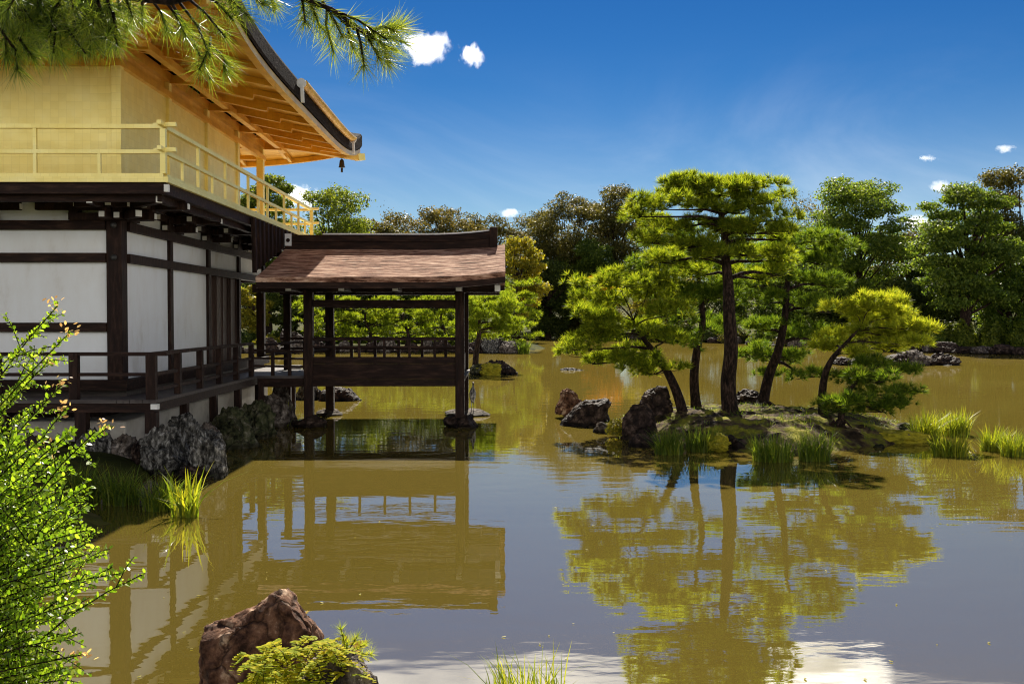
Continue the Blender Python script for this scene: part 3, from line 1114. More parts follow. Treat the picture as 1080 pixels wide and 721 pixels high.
# brackets under the balcony
def bracket(x, y, nx, ny, wide=.85):
    """stepped arms: along the wall (wide) and outwards"""
    m2, tp = MB(), MB()
    out = Vector((nx, ny, 0))
    al = Vector((-ny, nx, 0))
    o_ = Vector((x, y, 0))

    def cap(p, d):
        tp.bar(p, p + d * .012, .075, .075)

    def bear(p):
        m2.bar(p - Vector((0, 0, .045)), p + Vector((0, 0, .045)), .13, .13, out)
    z1, z2 = 3.49, 3.63
    for z, la, lo in ((z1, wide * .48, .42), (z2, wide * .85, .82)):
        m2.bar(o_ - al * la + Vector((0, 0, z)) + out * .05, o_ + al * la + Vector((0, 0, z)) + out * .05, .085, .10)
        m2.bar(o_ + Vector((0, 0, z + .001)), o_ + out * lo + Vector((0, 0, z + .001)), .088, .10)
        cap(o_ + al * la + Vector((0, 0, z)) + out * .05, al)
        cap(o_ - al * la + Vector((0, 0, z)) + out * .05, -al)
        cap(o_ + out * lo + Vector((0, 0, z)), out)
        bear(o_ + out * (lo - .08) + Vector((0, 0, z + .09)))
        bear(o_ + al * (la - .08) + Vector((0, 0, z + .09)) + out * .05)
        bear(o_ - al * (la - .08) + Vector((0, 0, z + .09)) + out * .05)
    m2.bar(o_ + out * .42 - al * .36 + Vector((0, 0, z2)), o_ + out * .42 + al * .36 + Vector((0, 0, z2)), .085, .10)
    cap(o_ + out * .42 + al * .36 + Vector((0, 0, z2)), al)
    cap(o_ + out * .42 - al * .36 + Vector((0, 0, z2)), -al)
    b_ = m2.build('bracket', M['wood'], pav)
    tp.build('painted_ends', M['whitecap'], b_)


for y in COLY[1:]: bracket(WX, y, 1, 0)
for x in COLX[1:]: bracket(x, NY, 0, -1)
bracket(WX - .1, NY, 0, -1, 1.25)
bracket(WX, NY + .1, 1, 0, .8)
m2, tp = MB(), MB()
dg = Vector((1, -1, 0)).normalized()
for z, l in ((3.50, .62), (3.64, 1.22)):
    p0 = Vector((WX - .05, NY + .05, z))
    m2.bar(p0, p0 + dg * l, .10, .11)
    tp.bar(p0 + dg * l, p0 + dg * (l + .012), .085, .085)
b_ = m2.build('bracket', M['wood'], pav)
tp.build('painted_ends', M['whitecap'], b_)

# wind bell under the far eave corner
q = at(360.5, 166, 24.15)
wb = empty('wind_bell', q, 'small dark wind bell hanging under the far eave corner of the gold storey', 'wind bell')
MB().tube([q + Vector((0, 0, .14)), q + Vector((0, 0, -.05))], .008, 6).build('hanging_wire', M['copper'], wb)
MB().lathe(q + Vector((0, 0, -.24)), [(.085, 0), (.07, .02), (.06, .1), (.05, .16), (.02, .195)], 14).build('bell', M['copper'], wb, smooth=True)
MB().box(q.x - .025, q.x + .025, q.y - .004, q.y + .004, q.z - .36, q.z - .25).build('clapper_plate', M['copper'], wb)

# ------------------------------------------------------------------ fishing pavilion over the water
TY0, TY1, TX0, TX1 = 18.9, 21.2, -3.67, -.81
TC = (TY0 + TY1) / 2
fp = empty('fishing_pavilion', (-2.2, TC, .0), 'small open timber pavilion with bark shingle roof standing in the pond', 'pavilion')
for x, y in ((TX0, TY0), (TX1, TY0), (TX0, TY1), (TX1, TY1)):
    zb = -.05
    MB().box(x - .085, x + .085, y - .085, y + .085, zb, 2.60).build('post', M['wood'], fp, bevel=.008)
for y in (TY0, TY1):
    MB().box(TX0 - 1.05, TX1 + .75, y - .07, y + .07, 2.55, 2.70).build('eave_beam', M['woodh'], fp)
    MB().box(TX0 + .086, TX1 - .086, y - .045, y + .045, 2.27, 2.41).build('tie_beam', M['woodh'], fp)
for x in (TX0, TX1):
    MB().box(x - .07, x + .07, TY0 - .45, TY1 + .45, 2.701, 2.83).build('cross_beam', M['wood'], fp)
# posts towards the building and link walkway
MB().box(DX + .02, DX + .16, TY1 - .07, TY1 + .07, 0, 2.56).build('post', M['wood'], fp)
MB().box(DX + .03, DX + .13, TY0 - .05, TY0 + .05, -.05, .85).build('post', M['wood'], fp)
fl = MB()
nb = 12
for k in range(nb):
    a = TY0 - .02 + (TY1 - TY0 + .04) * k / nb
    fl.box(DX + .004, TX1 + .12, a, a + (TY1 - TY0 + .04) / nb - .006, .925, .972)
fl = fl.build('floor', M['deckwood'], fp)
for y in (TY0 + .0, TY1 - .0):
    MB().box(DX + .02, TX0 - .09, y - .03, y + .04, .76, .924).build('floor_beam', M['woodh'], fp)
# solid front apron between front posts: three boards
for z0, z1, o_ in ((.775, .90, .02), (.905, 1.20, 0.0), (1.205, 1.33, .015)):
    MB().box(TX0 + .086, TX1 - .086, TY0 - .045 - o_, TY0 + .03, z0, z1).build('apron_board', M['woodh'], fp, bevel=.004)
MB().box(TX1 - .03, TX1 + .03, TY0 + .09, TY1 - .09, .775, 1.33).build('apron_board', M['wood'], fp)
MB().box(TX0 + .086, TX1 - .086, TY1 - .03, TY1 + .045, .775, 1.02).build('apron_board', M['woodh'], fp)
# railing on the front apron
for z, h in ((1.665, .05), (1.52, .035)):
    MB().bar((TX0 + .086, TY0 - .01, z), (TX1 - .086, TY0 - .01, z), .05, h).build('rail', M['woodh'], fp)
for k in range(1, 6):
    x = TX0 + (TX1 - TX0) * k / 6
    MB().box(x - .024, x + .024, TY0 - .03, TY0 + .012, 1.331, 1.639).build('railing_post', M['wood'], fp)
# rear railing
for z in (1.63, 1.42, 1.20):
    MB().bar((DX - .05, TY1, z), (TX1 - .085, TY1, z), .05, .045 if z < 1.6 else .055).build('rail', M['woodh'], fp)
for k in range(9):
    x = DX + .45 + k * .5
    if abs(x - TX0) < .15 or x > TX1 - .1: continue
    MB().box(x - .03, x + .03, TY1 - .024, TY1 + .024, .972, 1.60).build('railing_post', M['wood'], fp)
# low railing of the link
for z in (1.43, 1.29, 1.14):
    MB().bar((DX - .06, TY0 + .02, z + .02), (TX0 - .085, TY0 + .02, z), .045, .04).build('rail', M['woodh'], fp)
for x in (DX + .30, DX + .62):
    MB().box(x - .03, x + .03, TY0 - .01, TY0 + .05, .972, 1.43).build('railing_post', M['wood'], fp)
# rail across the link from building post to rear
for z in (1.58, 1.38):
    MB().bar((DX + .09, TY0 + .3, z - .03), (TX0, TY1 - .1, z + .02), .045, .04).build('rail', M['woodh'], fp)

# its roof
RE0, RE1 = TY0 - 1.33, TY1 + 1.33
RL, RR_ = -4.34, .05


def troof(side, x):
    """(y,z) profile of the roof at x from eave to ridge; slight sweep to the outer end"""
    up = .10 * max(0, (x - (-1.4)) / 1.45) ** 2
    y_e = RE0 if side < 0 else RE1
    return [(y_e + (TC - y_e) * t, 2.79 + (3.47 - 2.79) * (t * .85 + .15 * t * t) + up * (1 - .3 * t)) for t in np.linspace(0, 1, 9)]


xs = np.linspace(RL, RR_, 40)
top = MB()
for sd_ in (-1, 1):
    G = []
    for x in xs:
        pr = troof(sd_, x)
        fl_ = .06 * max(0, (x - (RR_ - .2)) / .2)
        row = [Vector((x, pr[0][0] + sd_ * -.0, pr[0][1] - .095)), Vector((x, pr[0][0] + sd_ * .012, pr[0][1] - .02))]
        row += [Vector((x, y, z)) for y, z in pr]
        G.append(row)
    top.grid(G, flip=(sd_ > 0))
    # outer end closing face
    e = G[-1]
    top.add([p for p in e[1:]] + [Vector((RR_, TC, e[1].z - .05))], [tuple(range(len(e)))])
trf = top.build('roof', M['shingle'], fp)
for sd_ in (-1, 1):
    under = MB()
    G = []
    for x in xs[:-1]:
        pr = troof(sd_, x)
        G.append([Vector((x, pr[0][0] - sd_ * .02, pr[0][1] - .096)), Vector((x, TC, pr[-1][1] - .12))])
    under.grid(G, flip=(sd_ < 0)).build('roof_boards', M['woodh'], trf)
    G = []
    for x in xs:
        pr = troof(sd_, x)
        y_e = pr[0][0] - sd_ * .015
        z_e = pr[0][1]
        G.append([Vector((x, y_e - sd_ * .05, z_e - .20)), Vector((x, y_e, z_e - .20)), Vector((x, y_e, z_e - .094)), Vector((x, y_e - sd_ * .05, z_e - .094))])
    m2 = MB().grid(G, flip=(sd_ > 0))
    m2.build('eave_fascia', M['woodh'], trf)
# rafters
for k in range(12):
    x = RL + .25 + k * .36
    for sd_ in (-1, 1):
        pr = troof(sd_, x)
        MB().bar((x, pr[0][0] - sd_ * .09, pr[0][1] - .15), (x, TC, pr[-1][1] - .19), .05, .07).build('rafter', M['wood'], trf)
# white capped beam ends along the eave
for x in (TX0 - .18, TX0 + .77, TX0 + 1.74, TX1 + .02, TX1 + .72):
    MB().box(x - .045, x + .045, TY0 - .95, TY0 - .02, 2.565, 2.65).build('beam_end', M['wood'], trf)
    MB().box(x - .05, x + .05, TY0 - .962, TY0 - .95, 2.555, 2.66).build('beam_cap', M['whitecap'], trf)
# ridge: stacked box ridge swept up at the outer end
G = []
for x in np.linspace(RL, -.22, 40):
    u = .10 * max(0, (x + 1.5) / 1.4) ** 2
    G.append([Vector((x, TC - .12, 3.40 + u * .4)), Vector((x, TC - .12, 3.58 + u)), Vector((x, TC - .14, 3.585 + u)), Vector((x, TC - .14, 3.69 + u)), Vector((x, TC - .08, 3.725 + u)),
              Vector((x, TC + .08, 3.725 + u)), Vector((x, TC + .14, 3.69 + u)), Vector((x, TC + .12, 3.40 + u * .4))])
rg = MB().grid(G)
rg.add([G[-1][i] for i in range(8)], [tuple(range(8))])
rg = rg.build('ridge', M['woodh'], trf)
G = []
for x in np.linspace(RL + .75, -.26, 40):
    u = .10 * max(0, (x + 1.5) / 1.4) ** 2
    G.append([Vector((x, TC - .10, 3.727 + u)), Vector((x, TC - .10, 3.755 + u)), Vector((x, TC + .10, 3.755 + u)), Vector((x, TC + .10, 3.727 + u))])
MB().grid(G).build('ridge_cap', M['plaster'], rg)
MB().box(-.26, -.10, TC - .16, TC + .16, 3.40, 3.875).build('ridge_end', M['wood'], rg, bevel=.01)
# board wall that closes the gap up to the balcony, with battens
for sd_ in (-1, 1):
    ye = RE0 if sd_ < 0 else RE1
    yt = 17.5 if sd_ < 0 else 22.6
    xx = -4.36
    bw = MB()
    fr = [(xx, ye, 2.86), (xx, TC - .02 * -sd_, 3.50), (xx, TC - .02 * -sd_, 3.82), (xx, yt, 3.82)]
    bk = [(x - .04, y, z) for x, y, z in fr]
    bw.add(fr + bk, [(0, 1, 2, 3), (7, 6, 5, 4), (0, 3, 7, 4), (3, 2, 6, 7), (0, 4, 5, 1), (1, 5, 6, 2)])
    for k in range(9):
        t = k / 8
        a = Vector(fr[0]).lerp(Vector(fr[1]), t)
        b3 = Vector(fr[3]).lerp(Vector(fr[2]), t)
        bw.bar(a + Vector((.02, 0, 0)), b3 + Vector((.02, 0, 0)), .05, .04, Vector((1, 0, 0)))
    bw.build('gable_boards', M['wood'], trf)
cp = MB().box(-4.33, -4.20, TC - .17, TC - .142, 3.50, 3.74).build('ridge_plate', M['plaster'], rg)
d = MB().lathe((0, 0, 0), [(.04, 0), (.035, .015)], 14)
d = d.build('plate_boss', M['wood'], rg)
d.data.transform(Matrix.Translation((-4.265, TC - .171, 3.61)) @ Matrix.Rotation(R(90), 4, 'X'))

# stones under the posts
for (x, y, lb, w_) in ((TX0, TY0, 'dark stone carrying the front left post of the fishing pavilion', .55), (TX1, TY0, 'dark stone carrying the front right post of the fishing pavilion', .6),
                       (TX0, TY1, 'sunlit flat stone under the rear left post of the fishing pavilion', .5), (TX1 + .08, TY1, 'wide flat stone under the rear right post beside the heron', .85)):
    o = link('post_stone', rock_mesh(0, 0, 0, w_, w_ * .9, .22 if y < 20 else .14, int(x * 31 + y * 17) % 91, sub=3), M['rockdark' if y < 20 else 'rock'])
    o.location = (x, y, -.02)
    tag(o, lb, 'stone', 'stones under the fishing pavilion posts')

# ------------------------------------------------------------------ heron
hb = at(498.5, 434, 21.1)
hb.z = .10
hr = empty('heron', hb, 'slim grey heron standing on the stone behind the pavilion corner post', 'heron')
mh = MB()
mh.tube([hb + Vector((.0, .02, .16)), hb + Vector((0, .01, .20)), hb + Vector((0, 0, .27)), hb + Vector((0, 0, .35)), hb + Vector((0, 0, .42)), hb + Vector((.005, -.01, .47)),
         hb + Vector((.01, -.01, .53)), hb + Vector((.012, -.02, .57)), hb + Vector((.012, -.03, .60)), hb + Vector((.012, -.03, .62))],
        [.008, .035, .062, .072, .062, .036, .018, .017, .024, .008], 12)
for s_ in (-1, 1):
    mh.tube([hb + Vector((s_ * .025, 0, .22)), hb + Vector((s_ * .025, .012, .10)), hb + Vector((s_ * .025, 0, -.01))], [.011, .007, .006], 6)
    for a in (-.6, 0, .6):
        mh.tube([hb + Vector((s_ * .025, 0, 0)), hb + Vector((s_ * .025 + .03 * math.sin(a), -.05 * math.cos(a), -.005))], [.005, .003], 5)
mh.build('body', M['heron'], hr, smooth=True)
MB().tube([hb + Vector((.012, -.05, .605)), hb + Vector((.015, -.13, .595))], [.010, .002], 8).build('beak', M['beak'], hr)

# ------------------------------------------------------------------ stones along the veranda foot
SG = 'stones along the foot of the veranda'
for a in [
    ('tall streaked grey stone below the veranda corner post', 150, 452, 206, 503, 13.35, 'rockstreak'),
    ('pointed grey stone at the water edge right of the streaked stone', 203, 455, 241, 503, 13.1, 'rockstreak'),
    ('round grey stone below the white plaster base', 118, 462, 147, 492, 13.6, 'rock'),
    ('narrow dark brown stone squeezed beside the streaked stone', 141, 468, 157, 497, 13.5, 'rockdark'),
    ('dark grey stone behind the grass left of the round grey stone', 72, 462, 122, 508, 13.5, 'rockstreak'),
    ('dark stone behind the bush under the veranda', 20, 462, 76, 508, 13.4, 'rockdark'),
    ('rounded stone set between the two grey stones', 186, 468, 212, 490, 13.8, 'rock'),
    ('upright greenish stone leaning on the plaster base behind the corner', 178, 440, 214, 472, 14.8, 'rockstreak'),
    ('broad mossy stone beside the corner under the deck', 218, 432, 268, 476, 15.9, 'rockmoss'),
    ('small pale stone above the pointed grey stone', 207, 450, 228, 468, 15.0, 'rock'),
    ('dark mossy stone midway under the deck', 252, 428, 290, 466, 17.3, 'rockmoss'),
    ('rough stone under the deck where the link begins', 272, 420, 300, 450, 19.0, 'rock'),
    ('tall rough stone by the yellow grass under the link', 283, 412, 312, 448, 20.0, 'rock'),
    ('sharp striped stone under the link walkway', 312, 406, 338, 432, 25.2, 'rockstreak'),
    ('low wet stone at the foot of the pointed grey stone', 188, 492, 222, 508, 12.9, 'rockdark'),
]:
    rock('foundation_stone', a[0], a[1], a[2], a[3], a[4], a[5], a[6], group=SG, depth=.55, cuts=11, cat='stone')
profile_rock('dark_boulder', 'dark sloping boulder behind the legs of the fishing pavilion', [(334, 431), (340, 412), (352, 408), (370, 410), (378, 418), (388, 428), (392, 433)], 25, .9, 'rockdark', 5)

# rocks in the pond
profile_rock('jagged_rock', 'small jagged pale topped rock left of the smooth dark rock in the pond', [(585, 435), (588, 426), (594, 412), (600, 409), (606, 413), (611, 421), (617, 426), (622, 440)], 20.6, .5, 'rockbrown', 3, amp=.09)
profile_rock('smooth_dark_rock', 'smooth dark sloping rock lying in the water before the islet', [(590, 450), (596, 440), (608, 428), (618, 422), (640, 419), (644, 424), (641, 436), (646, 452)], 19.2, .8, 'rockdark', 8)
profile_rock('upright_rock', 'tall dark rough rock behind at the left end of the islet', [(672, 445), (676, 424), (684, 413), (695, 406), (702, 408), (708, 425), (712, 448)], 18.3, .6, 'rockdark', 12, amp=.08)
profile_rock('upright_rock', 'rough dark rock in front at the left end of the islet', [(653, 472), (658, 440), (668, 427), (680, 424), (688, 434), (692, 450), (694, 472)], 17.0, .6, 'rockdark', 14, amp=.07)
profile_rock('upright_rock', 'low wet black rock at the water line below the front islet rock', [(662, 478), (664, 465), (672, 458), (684, 460), (690, 470), (691, 480)], 16.0, .4, 'rockdark', 15, amp=.06)
rock('flat_rock', 'flat stone on the far edge of the islet between two trunks', 774, 413, 802, 424, 20.4, 'rockdark')
rock('flat_rock', 'thin flat stone barely above the open water', 592, 388.5, 613, 394, 39, 'rockdark', depth=.7)
rock('islet_rock', 'dark rock on the small islet under the thin pine', 510, 381, 535, 399, 36.5, 'rockdark', depth=1.2)
rock('islet_rock', 'low mossy rock on the small islet under the thin pine', 497, 386, 517, 398, 36.3, 'rockmoss', depth=1.2)
rock('islet_rock', 'pointed low rock at the right tip of the small thin pine islet', 530, 388, 544, 397, 36.4, 'rockdark', depth=.7)
rock('shore_boulder', 'pale angular boulder on the shore right of the fishing pavilion', 528, 361, 546, 376, 57, 'rock', depth=1.2)
rock('shore_boulder', 'upright dark grey boulder on the shore behind the thin pine', 508, 356, 527, 377, 57.6, 'rockstreak', depth=1.0)
rock('shore_boulder', 'dark round boulder on the shore seen beside the veranda end', 295, 348, 315, 363, 60, 'rockdark', depth=1.2)
rock('shore_boulder', 'low dark boulder at the shore left of the upright grey boulder', 484, 364, 508, 377, 57.4, 'rockdark', depth=1.2)
for k, (a, b_, c) in enumerate([(880, 905, 377), (902, 930, 376), (926, 955, 374), (948, 980, 372), (975, 1008, 374)]):
    rock('islet_rock', 'rough grey rock of the low rocky islet before the right shore', a, c, b_, 388, 43.5 - .3 * (k % 2), 'rock' if k == 3 else 'rockdark', depth=1.6, group='rocks of the low rocky islet', seed=40 + k)
rs = random.Random(5)
for k in range(34):
    px_ = 985 + k * 6 if k < 18 else 830 - (k - 18) * 16
    Y = 57 - .08 * k if k < 18 else 70 + (k - 18) * 1.6
    if k >= 18:
        # walk along the outline of the far bay
        t = (k - 18) / 15
        idx = 20 + t * 4
        i = int(min(idx, 23))
        f = idx - i
        A, B2 = POND[i], POND[i + 1]
        x, y = A[0] + (B2[0] - A[0]) * f, A[1] + (B2[1] - A[1]) * f
    else:
        t = k / 17
        A, B2 = POND[24], POND[26]
        x, y = A[0] + (B2[0] - A[0]) * t, A[1] + (B2[1] - A[1]) * t
        y = min(y, 60 - .9 * k * .4)
        x, y = (23.5 + 5.5 * t * 2, 62 - 7.5 * t * 2) if t < .5 else (29 + 11 * (t - .5) * 2, 54.5 - 8.5 * (t - .5) * 2)
    w_ = rs.uniform(.7, 1.5)
    o = link('shore_rock', rock_mesh(0, 0, 0, w_, w_ * .8, rs.uniform(.3, .75), 60 + k, sub=4), M['rockdark' if k % 3 else 'rock'])
    o.location = (x, y - .2, -.02)
    tag(o, 'grey rock in the stone edging of the far right shore' if k < 18 else 'grey rock in the stone edging of the far bay', 'rock', 'rocks edging the right shore' if k < 18 else 'rocks edging the far bay')

for k in range(22):
    t = k / 21
    A, B2 = (Vector((-17, 57)), Vector((-9, 60))) if t < .45 else (Vector((-9, 60)), Vector((0.6, 58.2)))
    q = A.lerp(B2, t / .45 if t < .45 else (t - .45) / .55)
    w_ = rs.uniform(.6, 1.3)
    o = link('shore_rock', rock_mesh(0, 0, 0, w_, w_ * .8, rs.uniform(.3, .9), 160 + k, sub=4), M['rock' if k % 3 == 0 else 'rockdark'])
    o.location = (q.x, q.y - rs.uniform(.1, .5), -.02)
    tag(o, 'rock in the stone edging of the far left shore behind the fishing pavilion', 'rock', 'rocks edging the far left shore')

# foreground rocks
fr_ = profile_rock('foreground_rock', 'big reddish brown angular rock standing in the water close by', [(214, 760), (216, 690), (219, 664), (238, 655), (256, 648), (275, 637), (292, 625), (302, 621), (310, 628), (318, 641),
                   (326, 654), (334, 668), (340, 700), (348, 760)], 5.15, .62, 'rockbrown', 21, amp=.055)
profile_rock('foreground_rock', 'knobbly grey brown rock behind the ferns at the bottom edge', [(312, 800), (322, 704), (335, 690), (352, 684), (372, 688), (386, 700), (396, 716), (406, 800)], 4.35, .4, 'rock', 27, amp=.09)


# ------------------------------------------------------------------ trees
def tuft_pad(c, rx, ry, rz, n):
    """points on the upper shell of a flat pad and outward-up directions"""
    d = rnd_dirs(n)
    d[:, 2] = np.abs(d[:, 2]) * 1.1 - .25
    d = unit(d)
    rad = RNG.uniform(.45, 1.0, n) ** .6
    P_ = np.array(c)[None] + d * rad[:, None] * np.array([rx, ry, rz])[None] + RNG.normal(0, .02, (n, 3))
    D_ = unit(d * np.array([1, 1, .6]) + np.array([0, 0, .75]) + RNG.normal(0, .25, (n, 3)))
    return P_, D_


def pine(name, label, trunk, r0, Y, pads, m='needle', group=None, dens=1.0, nlen=.15, nw=.0125, K=28, roots=True, zb=None, sub_pads=7, jit=.6):
    """trunk: pixels base->top; pads: (px, py, rx_px, ry_px[, dY])"""
    s_ = Y / F
    base = at(*trunk[0], Y)
    if zb is not None: base.z = zb
    o = empty(name, base, label, 'pine tree', group)
    tp = [at(x, y, Y + .12 * math.sin(i * 1.7) * min(1, i)) for i, (x, y) in enumerate(trunk)]
    tp[0].z = base.z - .1
    # refine the trunk with a spline-like resample
    pts = []
    for i in range(len(tp) - 1):
        p0, p1, p2, p3 = tp[max(0, i - 1)], tp[i], tp[i + 1], tp[min(len(tp) - 1, i + 2)]
        for k in range(6):
            t = k / 6
            pts.append(.5 * ((2 * p1) + (p2 - p0) * t + (2 * p0 - 5 * p1 + 4 * p2 - p3) * t * t + (3 * p1 - p0 - 3 * p2 + p3) * t ** 3))
    pts.append(tp[-1])
    n = len(pts)
    rad = [r0 * (1.0 - .8 * (i / (n - 1)) ** 1.1) * (1 + .9 * max(0, 1 - i / 3.0) ** 2 * (1 if roots else 0)) for i in range(n)]
    tm = MB().tube(pts, rad, 12)
    if roots:
        for k in range(5):
            a = k * 1.257 + .4
            e = pts[0] + Vector((math.cos(a) * r0 * 3.6, math.sin(a) * r0 * 3.6, .02))
            tm.tube([pts[1].lerp(pts[0], .6), (pts[0] + e) / 2 + Vector((0, 0, .10)), e], [r0 * .6, r0 * .42, r0 * .12], 7)
    PP, DD = [], []
    for pd in pads:
        px_, py_, rx_, ry_ = pd[:4]
        dy = pd[4] if len(pd) > 4 else RNG.uniform(-jit, jit)
        c = at(px_, py_, Y + dy)
        rx, rz = rx_ * s_ * 1.08, ry_ * s_ * .98
        # branch from the nearest lower trunk point
        best = min(range(n), key=lambda i: (pts[i] - c).length + 1.3 * max(0, pts[i].z - c.z + .03) + (0 if i > n * .25 else 1.0))
        a = pts[best]
        L_ = (c - a).length
        mid = a.lerp(c, .5) + Vector((RNG.uniform(-.1, .1), RNG.uniform(-.1, .1), RNG.uniform(-.02, .08))) * min(1, L_)
        br = max(.012, min(rad[best] * .55, .02 + .025 * L_))
        tm.tube([a, a.lerp(mid, .55) + Vector((0, 0, .03)), mid, c - Vector((0, 0, rz * .35))], [br, br * .8, br * .62, br * .3], 6)
        # lumps within a pad, so that its outline breaks up
        for k in range(sub_pads):
            ang = RNG.uniform(0, 6.283)
            q = RNG.uniform(.1, 1.0)
            cc = c + Vector((math.cos(ang) * rx * q, math.sin(ang) * rx * .8 * q, RNG.uniform(-.5, .6) * rz))
            rr_ = rx * RNG.uniform(.24, .46)
            nn = max(5, int(dens * 40 * rr_ * rr_ / .09))
            nn = min(nn, 400)
            p_, d_ = tuft_pad(cc, rr_, rr_ * .85, rz * RNG.uniform(.55, .95), nn)
            PP.append(p_)
            DD.append(d_)
            tm.tube([c - Vector((0, 0, rz * .35)), cc - Vector((0, 0, rz * .2))], [br * .32, br * .15], 5)
    tm.build('trunk', M['bark'], o, smooth=True)
    PP, DD = np.concatenate(PP), np.concatenate(DD)
    np_mesh('crown', tuft_tris(PP, DD, K, nlen, nw, .95), 3, M[m], o)
    return o


PG = 'pines on the mossy islet'
ZI = .33
pine('pine_tree', 'pine leaning left over the water at the left end of the islet', [(722, 442), (716, 420), (706, 396), (692, 374), (678, 356), (668, 338)], .105, 17.9, [
    (628, 352, 34, 11), (660, 345, 34, 12), (612, 366, 22, 8), (640, 376, 40, 11), (672, 384, 30, 9), (690, 392, 26, 8), (625, 390 - 8, 18, 6),
    (640, 318, 36, 12), (672, 318, 30, 12), (618, 300, 20, 10), (652, 296, 30, 12), (684, 300, 30, 12), (700, 330, 26, 11), (700, 358, 24, 9), (632, 335, 30, 10)], group=PG, zb=ZI, dens=1.1)
pine('pine_tree', 'slender pine between the leaning pine and the tallest pine on the islet', [(735, 428), (732, 400), (735, 370), (741, 340), (739, 312), (735, 285), (728, 262)], .10, 19.0, [
    (690, 282, 28, 12), (720, 272, 32, 12), (752, 280, 26, 12), (700, 262, 28, 10), (706, 310, 30, 11), (745, 312, 28, 11), (766, 300, 22, 10), (712, 338, 26, 10), (752, 345, 26, 10), (726, 362, 18, 7),
    (716, 248, 24, 10)], 'needle_dk', group=PG, zb=ZI, dens=1.05)
pine('pine_tree', 'tallest pine with a straight trunk in the middle of the islet', [(771, 442), (768, 405), (771, 370), (769, 330), (768, 300), (765, 268), (764, 246), (760, 225), (752, 206)], .15, 17.6, [
    (740, 196, 42, 9), (780, 197, 40, 9), (712, 206, 28, 8), (810, 212, 26, 9), (700, 218, 30, 9), (740, 216, 36, 10), (782, 222, 34, 10), (818, 230, 22, 9),
    (684, 236, 24, 8), (716, 238, 30, 10), (752, 240, 34, 10), (796, 243, 36, 10), (825, 250, 18, 8), (690, 254, 22, 8), (728, 258, 26, 9), (790, 266, 34, 10), (755, 268, 22, 8), (815, 272, 26, 9), (698, 274, 24, 9), (738, 288, 22, 8), (800, 292, 26, 9), (826, 288, 18, 8), (775, 206, 30, 9), (730, 202, 24, 8), (676, 226, 16, 7)], group=PG, zb=ZI, dens=1.15)
pine('pine_tree', 'dark pine leaning right behind the tallest pine on the islet', [(803, 424), (811, 396), (820, 372), (827, 340), (830, 305), (832, 275), (838, 258)], .115, 20.0, [
    (855, 252, 34, 9), (880, 262, 30, 9), (830, 262, 28, 10), (866, 276, 34, 10), (812, 290, 26, 10), (845, 296, 32, 10), (880, 300, 28, 10), (805, 316, 28, 11), (840, 322, 32, 11), (876, 326, 24, 10),
    (798, 345, 28, 11), (835, 350, 34, 11), (864, 356, 28, 9), (800, 372, 24, 9), (838, 378, 34, 9), (815, 395, 20, 6), (850, 396, 22, 6), (790, 300, 18, 9)], 'needle_dk', group=PG, zb=ZI, dens=1.05)
pine('pine_tree', 'yellow green crowned pine at the right end of the islet', [(868, 444), (867, 420), (870, 396), (878, 378), (892, 362), (908, 345)], .085, 17.3, [
    (925, 318, 30, 8), (902, 328, 26, 8), (950, 330, 28, 8), (968, 346, 24, 7), (920, 340, 32, 8), (945, 352, 30, 8), (900, 352, 28, 8), (880, 366, 24, 7), (928, 366, 28, 7), (962, 362, 22, 6), (978, 348, 12, 5), (905, 374, 20, 6)],
    'needle_y', group=PG, zb=ZI, dens=1.1)
pine('pine_tree', 'short twisted pine low on the right bank of the islet', [(886, 446), (889, 428), (896, 412), (906, 400), (918, 390)], .06, 16.6, [
    (905, 402, 22, 8), (932, 400, 26, 8), (950, 390, 18, 6), (920, 416, 26, 8), (946, 414, 20, 6), (900, 424, 22, 8), (930, 432, 24, 7), (880, 432, 18, 8), (922, 384, 22, 7), (952, 426, 14, 5)], 'needle_dk', group=PG, zb=ZI, dens=1.1)

# pines on the shore seen through the fishing pavilion
SP = 'clipped pines on the far left shore'
for cx, top_, base_, hw, Y, lb in [
    (345, 316, 366, 34, 60.5, 'clipped pine seen through the left part of the fishing pavilion'),
    (388, 318, 367, 36, 61, 'clipped pine seen between the left and middle of the fishing pavilion'),
    (428, 320, 368, 34, 60, 'clipped pine seen in the middle of the fishing pavilion opening'),
    (468, 315, 368, 34, 60.5, 'clipped pine seen in the right part of the fishing pavilion opening'),
    (545, 300, 366, 30, 62, 'leafy clipped pine on the shore right of the fishing pavilion')]:
    pads = []
    rs = random.Random(int(cx))
    for lev in range(6):
        yy = top_ + (base_ - 12 - top_) * lev / 5
        wd = hw * (.45 + .55 * math.sin(math.pi * (.25 + .6 * lev / 5)))
        for k in range(3):
            pads.append((cx + (k - 1) * wd * .66 + rs.uniform(-5, 5), yy + rs.uniform(-3, 3), wd * .42, 4.2))
    pine('pine_tree', lb, [(cx - 2, base_ + 2), (cx + 3, base_ - 14), (cx - 3, base_ - 30), (cx, top_ + 4)], .13, Y, pads, 'needle_mid', SP, dens=.30, nlen=.30, nw=.05, K=14, roots=False, sub_pads=3, jit=1.2)
pads = [(516, 314, 22, 6), (496, 322, 16, 6), (534, 322, 18, 6), (508, 332, 22, 6), (532, 338, 18, 6), (494, 344, 14, 5), (520, 348, 18, 5), (540, 346, 12, 5), (505, 356, 14, 4), (526, 330, 14, 5), (515, 322, 20, 5)]
pine('pine_tree', 'thin pine on a tiny rock islet right of the fishing pavilion', [(501, 390), (502, 375), (505, 355), (506, 335), (512, 316)], .13, 37, pads, 'needle_mid', dens=.9, nlen=.2, nw=.028, K=16, roots=False, zb=.05, jit=.9)


